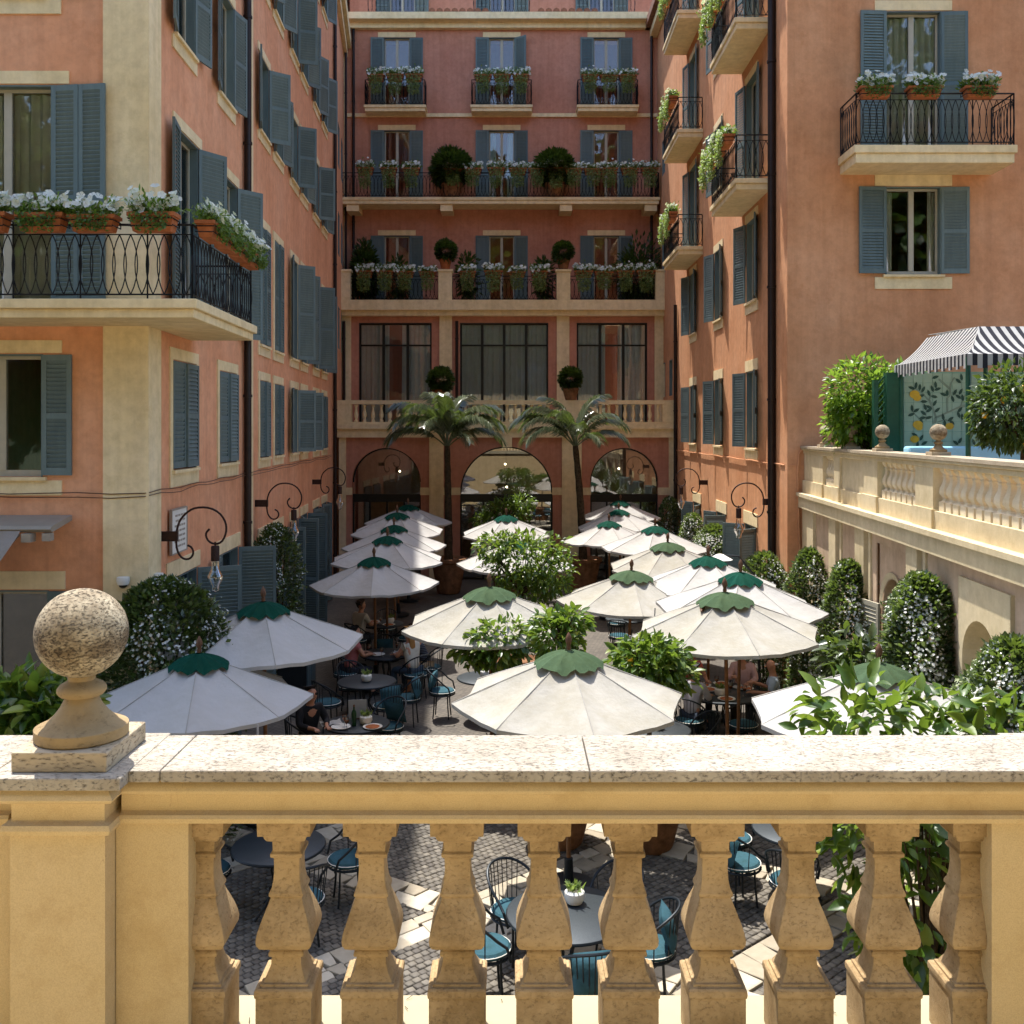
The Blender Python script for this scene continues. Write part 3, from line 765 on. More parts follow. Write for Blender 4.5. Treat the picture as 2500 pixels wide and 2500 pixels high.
for i, (x, y, z, lab) in enumerate(((-4.1, 35.9, 3.75, 'small lit pendant bulb seen through the first arch'), (-.25, 36.2, 4.0, 'small lit pendant bulb high in the middle arch'), (-.2, 37.2, 3.1, 'lower lit pendant bulb behind the middle arch'), (3.9, 35.9, 3.85, 'small lit pendant bulb seen through the last arch'))):
    t_ = thing('pendant_lamp', lab, 'lamp', (x, y, z), 0, 'pendant bulbs in the arcade room')
    MB().sphere((0, 0, 0), .04, 12, 8).build('bulb', 'glow', t_, smooth=True); MB().tube([(0, 0, .06), (0, 0, 4.97 - z)], .008, 5).build('cord', 'steel', t_)

# ================================================================ the right building
RB = thing('balconied_building', 'apricot stucco building catching the sun, with small flowered balconies and blue shutters', 'building')
RW = Frame((5.604, 19.9), (5.80, 39.5)); RF = Frame((16, 19.9), (5.604, 19.9))
for y in (23.1, 27.0, 31.0):
    u = RW.uy(y)
    window(RB, RW, u, 4.85, 1.0, 1.8, (160, 158), lw=1.25, lintel=.26, sill=.22)
    window(RB, RW, u, 8.3, 1.0, 1.9, (162, 160), lw=1.25, lintel=.2, sill=.22)
    for z in (10.85, 14.35, 17.9):
        if y == 27.0: window(RB, RW, u, z + 1.0, 1.0, 1.75, (168, 168), lw=1.25)
        else: window(RB, RW, u, z, 1.05, 2.7, (170, 168), lw=1.3, sill=0)
for y, s in ((23.2, (125, 120)), (26.6, (100, 150)), (30.3, (150, 150))): window(RB, RW, RW.uy(y), .02, 1.1, 3.0, s, lw=1.4, sill=0, lintel=.3)
for y in (35.6, 37.4):
    for z in (6.5, 11.2, 15): window(RB, RW, RW.uy(y), z, .7, 1.3, None, sill=0, lintel=0)
window(RB, RF, RF.ux(8.12), 10.9, 1.12, 2.85, (177, 177), lw=1.56, sill=0, lintel=.2, sw=.53, curtain=.95)
window(RB, RF, RF.ux(8.12), 8.42, 1.12, 1.78, (177, 177), lw=1.56, lintel=.22, sill=.24, sw=.56, curtain=.3)
window(RB, RF, RF.ux(8.12), 14.6, 1.12, 2.6, (177, 177), lw=1.56, sill=.24)
window(RB, RF, RF.ux(12.4), 8.42, 1.12, 1.78, (177, 177), lw=1.56); window(RB, RF, RF.ux(12.4), 10.9, 1.12, 2.6, (177, 177), lw=1.56)
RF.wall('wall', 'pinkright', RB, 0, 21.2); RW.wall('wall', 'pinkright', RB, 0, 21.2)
mb = MB(); mb.add([(16, 19.9, 0), (16, 39.5, 0), (16, 39.5, 21.2), (16, 19.9, 21.2)], [(0, 1, 2, 3)]); mb.add([(5.8, 39.5, 0), (16, 39.5, 0), (16, 39.5, 21.2), (5.8, 39.5, 21.2)], [(0, 1, 2, 3)]); mb.build('rear_wall', 'pinkright', RB)
mb = MB(); mb.box(5.3, 16.3, 19.5, 39.6, 21.2, 21.5); mb.build('roof', 'roof', RB)
mb = MB(); RW.box(mb, 11, 19.5, -.02, .3, 20.9, 21.19); mb.build('cornice', 'cream', RB)
q = RW.w(1.05, .08, 0); pipe(RB, q.x, q.y, .3, 21, .085)
q = RW.w(14.2, .08, 0); pipe(RB, q.x, q.y, .3, 9.6, .06)
strip(RB, RW, .0, .55, 0, 21.1, .03, 'pinkright', 'quoin')
mb = MB(); mb.tube([RW.w(.2 + .7 * i, .04, 4.56 + .01 * math.sin(i * 1.9)) for i in range(24)], .014, 5); mb.tube([RF.w(RF.len - .02 - .4 * i, .02, 4.56) for i in range(6)], .012, 5); mb.build('cable', 'pinkright', RB)
mb = MB(); mb.tube([RF.w(RF.len - .33, .03, 4.95), RF.w(RF.len - .2, .03, 4.8), RF.w(RF.len - .17, .03, 4.4), RF.w(RF.len - .2, .03, 3.2), RF.w(RF.len - .24, .03, 2.4)], .02, 6); mb.build('conduit', 'pinkright', RB)
RBAL = []
for y0, y1, zs in ((21.35, 24.2, (10.75, 14.25, 17.8)), (29.3, 32.3, (10.75, 14.25, 17.8))):
    for z in zs: RBAL.append((balcony(RB, RW, RW.uy(y0), RW.uy(y1), z, .78, .24, .95), y0, y1, z))
balcony(RB, RF, RF.ux(9.75), RF.ux(6.6), 10.78, .95, .34, 1.0)
# ================================================================ courtyard ground
def ground_mat():
    k = NT('cobble_far'); v = k.wcoord()
    br = k.n('TexBrick'); br.inputs['Scale'].default_value = 5.2; br.inputs['Mortar Size'].default_value = .03; br.inputs['Row Height'].default_value = .5; br.inputs['Brick Width'].default_value = .55
    br.inputs['Color1'].default_value = lin('645d53'); br.inputs['Color2'].default_value = lin('554f47'); br.inputs['Mortar'].default_value = lin('3f3c37')
    rot = k.n('Mapping'); rot.inputs['Rotation'].default_value = (0, 0, R(42)); k.l(v, rot.inputs[0]); k.l(rot.outputs[0], br.inputs['Vector'])
    g = k.ramp(k.noise(v, 1.2, 5), [(.3, (.7, .7, .7)), (.7, (1.1, 1.08, 1.05))])
    col = k.mix(.8, br.outputs[0], g, 'MULTIPLY')
    n = k.bump(br.outputs['Fac'], -.5, .01, k.bump(k.noise(v, 40, 3), .3, .004))
    return k.done(col, .75, n, .3)
M['ground'] = ground_mat()
def pmat(name, stops, rough=.75):
    k = NT(name); g = k.n('NewGeometry'); v = k.wcoord()
    col = k.ramp(g.outputs['Random Per Island'], stops)
    col = k.mix(.6, col, k.ramp(k.noise(v, 9, 5), [(.3, (.72, .7, .66)), (.65, (1, 1, 1))]), 'MULTIPLY')
    return k.done(col, rough, k.bump(k.noise(v, 45, 4), .35, .004), .3)
M['cobble'] = pmat('basalt_cobble', [(0, '544e46'), (.5, '625c52'), (1, '746d61')], .7)
M['crazy'] = pmat('pale_paving', [(0, '958a76'), (.5, 'a89d88'), (1, 'bdb39f')], .8)
def omat(name, stops):
    k = NT(name); g = k.n('ObjectInfo'); v = k.wcoord()
    col = k.ramp(g.outputs['Random'], stops)
    col = k.mix(.6, col, k.ramp(k.noise(v, 9, 5), [(.3, (.72, .7, .66)), (.65, (1, 1, 1))]), 'MULTIPLY')
    return k.done(col, .8, k.bump(k.noise(v, 45, 4), .35, .004), .3)
M['crazy1'] = omat('pale_paving_stone', [(0, '958a76'), (.5, 'a89d88'), (1, 'bdb39f')])

GR = struct(MB().add([(-40, -30, -.02), (40, -30, -.02), (40, 60, -.02), (-40, 60, -.02)], [(0, 1, 2, 3)]).build('ground', 'ground'))
# two families of pale bands cross the cobbles
A1, A2, PER, WID = R(41), R(-33), 2.75, .46
def band(x, y):
    best = None
    for fam, a, off in ((0, A1, .95), (1, A2, .35)):
        d = (-math.sin(a) * x + math.cos(a) * (y - 10)) - off
        k = round(d / PER); e = d - k * PER
        if abs(e) < WID / 2: return fam, k, e
    return None
def in_court(x, y): return y > 2.9 and y < 34.4 and x > -4.9 - .03 * (y - 13) and x < 5.4
g = random.Random(11); stones = []
def clipc(x, y): return in_court(x, y) and y < 17
for fam, a, off in ((0, A1, .95), (1, A2, .35)):
    ca, sa = math.cos(a), math.sin(a)
    for k in range(-6, 8):
        s = -16.0
        while s < 22:
            ln = g.uniform(.16, .34)
            split = g.uniform(.3, .7)
            cuts = [-WID/2, -WID/2 + WID * split, WID/2] if g.random() < .75 else [-WID/2, WID/2]
            sk0, sk1 = g.uniform(-.06, .06), g.uniform(-.06, .06)
            for e0, e1 in zip(cuts, cuts[1:]):
                gp = .008
                q = [(s + gp + sk0, e0 + gp), (s + ln - gp + sk1, e0 + gp), (s + ln - gp - sk1 * .5, e1 - gp), (s + gp - sk0 * .5, e1 - gp)]
                if g.random() < .5: q.insert(2, (s + ln - gp + g.uniform(-.02, .012), (e0 + e1) / 2 + g.uniform(-.04, .04)))
                cx, ce = s + ln / 2, (e0 + e1) / 2
                W = lambda t, e: (ca * t - sa * (e + off + k * PER), 10 + sa * t + ca * (e + off + k * PER))
                c = W(cx, ce)
                if not clipc(*c): continue
                if fam == 1:
                    d = -math.sin(A1) * c[0] + math.cos(A1) * (c[1] - 10) - .95
                    if abs(d - round(d / PER) * PER) < WID / 2 + .03: continue
                stones.append((math.hypot(c[0], c[1]), c, [tuple(np.subtract(W(*p), c)) for p in q], g.uniform(0, .006)))
            s += ln
stones.sort(key=lambda t: t[0])
shown = [t for t in stones if abs(t[1][0]) < t[1][1] * .5 and (t[1][1] < 13.2)][:300]
ids = {id(t) for t in shown}
def stone_prism(mb, poly, c, h):
    inner = [(p[0] * .94, p[1] * .94) for p in poly]; n = len(poly)
    vs = [(c[0] + p[0], c[1] + p[1], -.02) for p in poly] + [(c[0] + p[0], c[1] + p[1], h - .006) for p in poly] + [(c[0] + p[0], c[1] + p[1], h) for p in inner]
    fs = [(j, (j + 1) % n, n + (j + 1) % n, n + j) for j in range(n)] + [(n + j, n + (j + 1) % n, 2 * n + (j + 1) % n, 2 * n + j) for j in range(n)] + [tuple(range(2 * n, 3 * n))]
    mb.add(vs, fs)
rest = MB()
for t in stones:
    if id(t) in ids:
        mb = MB(); stone_prism(mb, t[2], (0, 0), .012 + t[3]); mb.build('paving_stone', 'crazy1', GR, (*t[1], 0))
    else: stone_prism(rest, t[2], t[1], .012 + t[3])
stuff(rest.build('paving_stones', 'crazy', GR))
# cobbles, set in diagonal courses
cs = .088; V = []; F = []
ca, sa = math.cos(R(41)), math.sin(R(41))
n = 0
for i in range(-170, 220):
    for j in range(-190, 190):
        s = i * cs + (j % 2) * cs * .5; e = j * cs
        x = ca * s - sa * e; y = 10 + sa * s + ca * e
        if not (7.6 < y < 16 and abs(x) < y * .53 + .3 and in_court(x, y)) or band(x, y): continue
        h = cs * .475; z = .012 + g.uniform(-.004, .005); r = g.uniform(-.12, .12)
        c2, s2 = math.cos(R(41) + r), math.sin(R(41) + r)
        hx, hy = h * g.uniform(.9, 1), h * g.uniform(.9, 1)
        for (hh, zz) in ((1.0, -.015), (1.0, z - .008), (.72, z)):
            for (a, b) in ((-1, -1), (1, -1), (1, 1), (-1, 1)):
                V.append((x + (a * hx * c2 - b * hy * s2) * hh, y + (a * hx * s2 + b * hy * c2) * hh, zz))
        o = n * 12
        for lv in (0, 4):
            for q in range(4): F.append((o + lv + q, o + lv + (q + 1) % 4, o + lv + 4 + (q + 1) % 4, o + lv + 4 + q))
        F.append((o + 8, o + 9, o + 10, o + 11)); n += 1
stuff(mk('cobblestones', npmesh('cobblestones', V, F, 'cobble'), GR))

# ================================================================ the balustrade in front of the camera
TF = struct(MB().box(-9, 9, -9, 2.64, 3.45, 3.6).build('terrace_floor', 'paleslab'))
BL = thing('stone_balustrade', 'ochre stone balustrade with bulbous square balusters and pale speckled coping', 'balustrade')
CZ = 4.5
for a, b in ((-.897, -.826), (-.823, .181), (.184, 1.277)):
    bevel(MB().box(a, b, 2.30, 2.57, CZ - .028, CZ).build('coping_stone', 'capstone', BL), .003, 2)
def rail_run(mb, x0, x1, fy):
    prof = [(fy + .012, CZ - .028), (fy + .013, CZ - .034), (fy + .006, CZ - .038), (fy + .0, CZ - .046), (fy - .002, CZ - .053), (fy + .001, CZ - .06), (fy + .009, CZ - .064), (fy + .026, CZ - .067), (fy + .027, CZ - .07), (fy + .027, CZ - .108), (fy + .022, CZ - .112), (fy + .012, CZ - .1145), (fy + .008, CZ - .122), (fy + .012, CZ - .134)]
    by = 2.515
    poly = prof + [(by, CZ - .134), (by, CZ - .028)]
    n = len(poly)
    mb.add([(x0, *p) for p in poly] + [(x1, *p) for p in poly], [(j, (j + 1) % n, n + (j + 1) % n, n + j) for j in range(n)] + [tuple(range(n - 1, -1, -1)), tuple(range(n, 2 * n))])
mb = MB(); rail_run(mb, -.93, 1.31, 2.314); o = mb.build('rail', 'ochre', BL, smooth=True)
# piers with returned mouldings
def pier(x0, x1, y0):
    mb = MB()
    def ring(d, z): return [(x0 - d, y0 - d, z), (x1 + d, y0 - d, z), (x1 + d, 2.56 + d, z), (x0 - d, 2.56 + d, z)]
    prof = [(0, 3.6), (0, CZ - .14), (.014, CZ - .137), (.018, CZ - .126), (.014, CZ - .115), (.003, CZ - .112), (-.002, CZ - .108), (-.002, CZ - .072), (.0, CZ - .067), (.014, CZ - .064), (.022, CZ - .06), (.026, CZ - .053), (.023, CZ - .045), (.015, CZ - .037), (.01, CZ - .03)]
    mb.loft([ring(d, z) for d, z in prof])
    p = mb.build('pier', 'ochre', BL, smooth=True)
    c = MB().box(x0 - .045, x1 + .045, y0 - .028, 2.59, CZ - .0295, CZ - .0005).build('coping_stone', 'capstone', BL); bevel(c, .003, 2)
pier(-1.163, -.943, 2.278); pier(1.322, 1.55, 2.278)
for a, b in ((-.941, -.769), (1.14, 1.320), (-2.6, -1.165)):
    MB().box(a, b, 2.336, 2.53, 3.8, CZ - .1345).build('respond', 'ochre', BL)
mb = MB(); rail_run(mb, -2.6, -1.19, 2.314); mb.build('rail', 'ochre', BL, smooth=True)
bevel(MB().box(-2.6, -1.21, 2.30, 2.57, CZ - .028, CZ).build('coping_stone', 'capstone', BL), .003)
MB().box(-2.6, 2.6, 2.2, 2.603, 3.6, 3.8).build('base', 'whitebase', BL)
MB().box(-9, 9, 2.56, 2.64, 0, 3.6).build('retaining_wall', 'ochre', BL)
bp = [(.067, 3.801), (.067, 3.93), (.0665, 3.931), (.0695, 3.935), (.0705, 3.943), (.0695, 3.951), (.0655, 3.955), (.058, 3.9555), (.058, 3.962), (.052, 3.9625), (.049, 3.97), (.0405, 3.985), (.0365, 4.0), (.0355, 4.017), (.0415, 4.02), (.0425, 4.026), (.0405, 4.031), (.0375, 4.034), (.038, 4.038), (.05, 4.041), (.0605, 4.048), (.066, 4.058), (.0672, 4.07), (.0645, 4.086), (.058, 4.107), (.0495, 4.13), (.042, 4.148), (.0375, 4.162), (.0415, 4.166), (.0415, 4.172), (.036, 4.184), (.0325, 4.202), (.031, 4.225), (.0315, 4.254), (.0385, 4.26), (.039, 4.267), (.0335, 4.272), (.0345, 4.296), (.046, 4.302), (.051, 4.31), (.053, 4.318), (.064, 4.32), (.065, 4.368)]
bme = MB().sq(bp).mesh('baluster', 'baluster', True)
try: bme.set_sharp_from_angle(angle=R(19))
except Exception: pass
for px in (479, 692, 902, 1115, 1329, 1540, 1753, 1967, 2180, 2393):
    bevel(mk('baluster', bme, BL, ((px - 1250) * 2.36 / 2400, 2.425, 0)), .0022, 2, 62)

tw_ = MB(); g2 = random.Random(4)
for k in range(46):
    x, y, a, l = g2.uniform(-.75, 1.15), g2.uniform(2.3, 2.58), g2.uniform(0, 6.28), g2.uniform(.008, .03)
    tw_.tube([(x, y, 3.803), (x + l * math.cos(a), y + l * math.sin(a), 3.806)], .0009, 4)
stuff(tw_.build('fallen_needles', 'bark', BL))
def m_ball(r, seed):
    mb = MB().sphere((0, 0, 0), r, 48, 32)
    g = np.random.default_rng(seed); out = []
    for v in mb.v:
        p = np.array(v); q = p / r
        d = .006 * math.sin(q[2] * 21 + 2 * math.sin(q[0] * 5)) * .25 + g.normal(0, .0012)
        out.append(tuple(p * (1 + d)))
    mb.v = out; return mb.mesh('ball', 'ball', True)
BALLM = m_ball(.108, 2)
FINP = MB().box(-.1115, .1115, -.123, .123, 0, .046).mesh('plinth', 'travertine')
FINS = MB().lathe([(.104, .0462), (.108, .05), (.108, .074), (.1, .078), (.085, .083), (.066, .1), (.05, .12), (.04, .14), (.037, .146), (.05, .149), (.057, .158), (.057, .166), (.05, .175), (.037, .182), (.032, .186), (.032, .202), (.02, .206)], 40).mesh('pedestal', 'pedestal', True)
def finial(loc, label, rz=0):
    t = thing('ball_finial', label, 'finial', loc, rz, 'stone ball finials')
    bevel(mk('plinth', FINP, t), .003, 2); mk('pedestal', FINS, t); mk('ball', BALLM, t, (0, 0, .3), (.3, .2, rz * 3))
finial((-1.055, 2.411, CZ), 'pitted travertine ball finial on the pier of the near balustrade')

# ================================================================ the side terrace
TX = lambda y: 4.58 + .067 * y
TW = Frame((TX(2.64), 2.64), (TX(19.88), 19.88))
TT = thing('terrace_wall', 'sand stucco terrace wall with niches, pilasters and a stone balustrade on top', 'wall')
tu = TW.uy
def arch_bay(F, mb, u0, u1, z0, z1, uc, r, zs, v, depth, n=18):
    A = [(uc + r * math.cos(math.pi * (1 - j / n)), zs + r * math.sin(math.pi * j / n)) for j in range(n + 1)]
    for a, b in ((u0, uc - r), (uc + r, u1)): mb.add([F.w(a, v, z0), F.w(a, v, z1), F.w(b, v, z1), F.w(b, v, z0)], [(0, 1, 2, 3)])
    for p, q in zip(A, A[1:]):
        mb.add([F.w(p[0], v, p[1]), F.w(p[0], v, z1), F.w(q[0], v, z1), F.w(q[0], v, q[1])], [(0, 1, 2, 3)])
        mb.add([F.w(*((p[0], v, p[1]))), F.w(q[0], v, q[1]), F.w(q[0], v - depth, q[1]), F.w(p[0], v - depth, p[1])], [(0, 1, 2, 3)])
    for s in (-1, 1):
        u = uc + s * r; mb.add([F.w(u, v, z0), F.w(u, v, zs), F.w(u, v - depth, zs), F.w(u, v - depth, z0)], [(0, 1, 2, 3)])
    poly = [(uc - r, z0), (uc + r, z0)] + A[::-1]
    mb.add([F.w(p[0], v - depth, p[1]) for p in poly], [tuple(range(len(poly)))])
TW.op = [(tu(13.56), tu(15.08), 0, 3.56), (tu(10.3), tu(11.72), 0, 3.54)]
TW.wall('wall', 'terrpanel', TT, 0, 3.72, depth=.02)
mb = MB(); arch_bay(TW, mb, tu(13.56), tu(15.08), 0, 3.56, tu(14.4), .52, 2.57, -.05, .45); mb.build('arched_recess', 'terrpanel', TT)
mb = MB(); arch_bay(TW, mb, tu(10.3), tu(11.72), 0, 3.54, tu(11.1), .5, 2.62, .045, .4)
TW.box(mb, tu(10.3), tu(10.3) + .012, -.02, .045, 0, 3.54); TW.box(mb, tu(11.72) - .012, tu(11.72), -.02, .045, 0, 3.54); TW.box(mb, tu(10.3), tu(11.72), -.02, .045, 3.54, 3.552); mb.build('arched_recess', 'terrwall', TT)
mb = MB(); n = 18
for j in range(n):
    a0, a1 = math.pi * j / n, math.pi * (j + 1) / n; q = []
    for rr, a, v in ((.53, a0, -.04), (.53, a1, -.04), (.62, a1, -.02), (.62, a0, -.02)): q.append(TW.w(tu(14.4) + rr * math.cos(a), v, 2.57 + rr * math.sin(a)))
    mb.add(q, [(0, 1, 2, 3)])
mb.build('arch_moulding', 'terrwall', TT)
for y in (17.66, 16.0, 13.5, 9.2, 6.5):
    b = y - (.46 if y > 17 else .5 if y > 15 else .43)
    strip(TT, TW, tu(b), tu(y), 0, 3.72, .075, 'terrwall'); strip(TT, TW, tu(b) - .2, tu(b) - .1, 0, 3.72, .03, 'terrwall', 'fillet')
strip(TT, TW, tu(18.9), tu(19.8), 0, 3.72, .06, 'terrwall')
mb = MB(); TW.box(mb, 0, TW.len - .01, -.3, .13, 3.72, 3.95); TW.box(mb, 0, TW.len - .01, -.3, .17, 3.95, 4.02); mb.build('cornice', 'terrwall', TT)
mb = MB(); TW.box(mb, 0, TW.len - .012, -.26, .02, 4.02, 4.25)
for a, b in ((18.25, 19.8), (17.08, 17.55), (14.93, 15.72), (12.58, 13.32), (7.2, 7.9)): TW.box(mb, tu(a), tu(b), -.27, .055, 4.02, 4.27)
mb.build('dado', 'terrwall', TT)
mb = MB()
for a, b in ((18.3, 19.8), (17.12, 17.5), (14.97, 15.68), (12.62, 13.28), (7.25, 7.85)): TW.box(mb, tu(a), tu(b), -.24, .02, 4.27, 4.8)
TW.box(mb, tu(15.68), tu(17.12), -.2, -.02, 4.25, 4.8); mb.build('pier', 'terrwall', TT)
mb = MB(); TW.box(mb, 0, TW.len - .012, -.26, .03, 4.8, 4.87); TW.box(mb, 0, TW.len - .012, -.29, .07, 4.87, 4.91); o = mb.build('rail', 'terrwall', TT); bevel(o, .012, 2)
mb = MB(); TW.box(mb, 0, TW.len - .013, -.3, .09, 4.91, 4.955); mb.build('coping', 'travertine', TT)
sprof = [(.085, 0), (.085, .12), (.055, .135), (.045, .16), (.055, .18), (.083, .23), (.078, .29), (.05, .37), (.043, .43), (.055, .45), (.045, .47), (.08, .52), (.08, .55)]
sme = MB().sq([(h * .98, z) for h, z in sprof]).mesh('baluster', 'baluster2', True)
for a, b, n in ((17.55, 18.25, 4), (13.32, 14.93, 7), (7.9, 12.58, 20)):
    for k in range(n):
        p = TW.w(tu(a + (b - a) * (k + .5) / n), -.11, 4.25); mk('baluster', sme, TT, p, TW.rz)
for y, lab in ((18.65, 'shaded stone ball finial at the building end of the terrace rail'), (16.85, 'stone ball finial half hidden by the bush on the terrace rail'), (15.15, 'grey stone ball finial beside the green trellis on the terrace rail'), (12.8, 'sunlit pale stone ball finial in front of the painted tiles')):
    finial(TW.w(tu(y), -.11, 4.955), lab, TW.rz)
mb = MB(); mb.prism([(TX(2.64) + .25, 2.64), (16, 2.64), (16, 19.89), (TX(19.89) + .25, 19.89)], lambda x, y: (x, y, 3.7), lambda x, y: (x, y, 3.98))
struct(mb.build('side_terrace_floor', 'terrpanel'))
mb = MB(); uc = tu(14.4)
for k in range(-1, 2): TW.box(mb, uc + k * .25 - .02, uc + k * .25 + .02, -.44, -.4, .02, 2.57 + math.sqrt(max(0, .5 ** 2 - (k * .25) ** 2)))
TW.box(mb, uc - .5, uc + .5, -.44, -.4, 2.5, 2.57); wo = mb.build('window', 'winframe', TT)
n = 18; poly = [(uc - .51, .02), (uc + .51, .02)] + [(uc + .51 * math.cos(math.pi * j / n), 2.57 + .51 * math.sin(math.pi * j / n)) for j in range(n + 1)]
MB().add([TW.w(p[0], -.45, p[1]) for p in poly], [tuple(range(len(poly)))]).build('pane', 'steel', wo)  # opaque dark sheet, the unlit interior put into its colour
leaf(TT, TW, tu(13.92) + .98, .1, .5, 2.55, 14, .0, 'winframe')
# hillside garden wall behind the camera closes the place
GW = thing('garden_wall', 'ochre garden wall closing the terrace behind', 'wall')
MB().box(-12, 12, -9.4, -9, 3.4, 8.0).build('wall', 'cream', GW)
MB().box(-12.1, 12.1, -9.5, -8.9, 8.0, 8.15).build('coping', 'travertine', GW)
# ================================================================ wall lamps
def lamp_meshes():
    k = .000707
    raw = [(590, 965), (660, 1000), (700, 1080), (690, 1160), (640, 1220), (560, 1240), (470, 1200), (400, 1090), (372, 950), (368, 800), (385, 650), (430, 500), (500, 395), (600, 300), (720, 235), (900, 215), (1080, 250), (1230, 350), (1320, 490), (1348, 620), (1330, 760), (1270, 880), (1180, 935), (1080, 930), (990, 870), (950, 770), (968, 700), (1020, 645)]
    pts = [Vector(((0), (x - 40) * k, -(y - 785) * k)) for x, y in raw]
    sm = []
    for i in range(len(pts) - 1):
        p0, p1, p2, p3 = pts[max(i-1, 0)], pts[i], pts[i+1], pts[min(i+2, len(pts)-1)]
        for t in (0, .5):
            sm.append(.5 * ((2 * p1) + (p2 - p0) * t + (2*p0 - 5*p1 + 4*p2 - p3) * t*t + (3*p1 - p0 - 3*p2 + p3) * t**3))
    sm.append(pts[-1])
    sc = MB().tube(sm, .015, 8).mesh('scroll', 'rust', True)
    br = MB().box(-.035, .035, 0, .255, -.068, .068).mesh('bracket', 'rust')
    y = (1130 - 40) * k
    so = MB().lathe([(.012, -.08), (.012, -.13), (.05, -.135), (.058, -.15), (.058, -.345), (.03, -.35)], 16, (0, y, 0)).mesh('socket', 'rust', True)
    bu = MB().lathe([(.05, -.35), (.055, -.46), (.07, -.49), (.1, -.55), (.105, -.58), (.095, -.63), (.06, -.69), (.052, -.73), (.05, -.76), (.03, -.775), (.012, -.785), (.004, -.79)], 20, (0, y, 0), False).mesh('bulb', 'bulb', True)
    fi = MB().tube([(0, y, -.35), (.01, y, -.45), (-.012, y, -.52), (.012, y, -.6), (0, y, -.66)], .004, 5).mesh('filament', 'rust')
    return (('bracket', br), ('scroll', sc), ('socket', so), ('bulb', bu), ('filament', fi))
LAMP = lamp_meshes()
for F, yy, lab in ((L1, 13.72, 'wrought iron scroll lamp with clear bulb in front of the notice board'), (L2, 19.8, 'wrought iron scroll lamp above the narrow jasmine beside the drainpipe'), (L2, 27.8, 'farthest wrought iron scroll lamp on the shaded salmon wall'),
                   (RW, 21.0, 'wrought iron scroll lamp beside the drainpipe of the sunny wall'), (RW, 28.6, 'wrought iron scroll lamp deep on the sunny wall near the arcade')):
    t = thing('wall_lamp', lab, 'lamp', F.w(F.uy(yy), 0, 3.8 if F is not RW else 3.74), F.rz, 'scroll lamps along the courtyard walls')
    for nm, me in LAMP: mk(nm, me, t)

# ================================================================ parasols
def canopy_mesh(Rr, H, mat, seed, droop=.05):
    g = random.Random(seed); mb = MB(); n = 8; sub = 5; rad = 7; rings = []
    for i in range(rad + 1):
        t = i / rad; ring = []
        for s in range(n * sub):
            k, f = divmod(s, sub); f /= sub
            a0, a1 = 2*math.pi*k/n, 2*math.pi*(k+1)/n
            x = math.cos(a0)*(1-f) + math.cos(a1)*f; y = math.sin(a0)*(1-f) + math.sin(a1)*f
            b = math.sin(math.pi * f)
            r = Rr * (.02 + .98 * t) * (1 - .035 * b * t * t)
            z = H * (1 - t ** .93) - .08 * b * math.sin(math.pi * t * .8) + .006 * math.sin(9 * t + 3 * s + seed) * t - droop * t ** 4 * .4 + g.uniform(-.002, .002)
            ring.append((x * r, y * r, z))
        rings.append(ring)
    low = [(x * 1.0, y * 1.0, z - .045) for x, y, z in rings[-1]]
    rings.append(low)
    for k in range(n):
        mb.loft([[r[(k * sub + q) % (n * sub)] for q in range(sub + 1)] for r in rings], False, False)
    return mb.mesh('canopy', mat, True)
def cap_mesh(r0, z0, mat, seed):
    g = random.Random(seed); mb = MB(); n = 8; sub = 6; rings = []
    for i in range(6):
        t = i / 5; ring = []
        for s in range(n * sub):
            a = 2 * math.pi * s / (n * sub); f = (s % sub) / sub
            sc = abs(math.sin(math.pi * f)); fl = .022 * math.sin(a * 13 + seed) * t
            r = r0 * (.12 + .88 * t) * (1 + .05 * sc * t) ; z = z0 + .055 - .135 * t ** 1.25 - .035 * sc * t ** 5 + fl + .01 * math.sin(a * 5 + 2 * seed) * t
            ring.append((r * math.cos(a), r * math.sin(a), z))
        rings.append(ring)
    mb.loft(rings, True, False); return mb.mesh('cap', mat, True)
def rib_mesh(Rr, H):
    return MB().tube([(0.03, 0, H - .06), (Rr * .5, 0, H * .5 - .03), (Rr * .985, 0, -.03)], .011, 5).mesh('rib', 'wood')
UMB = {}
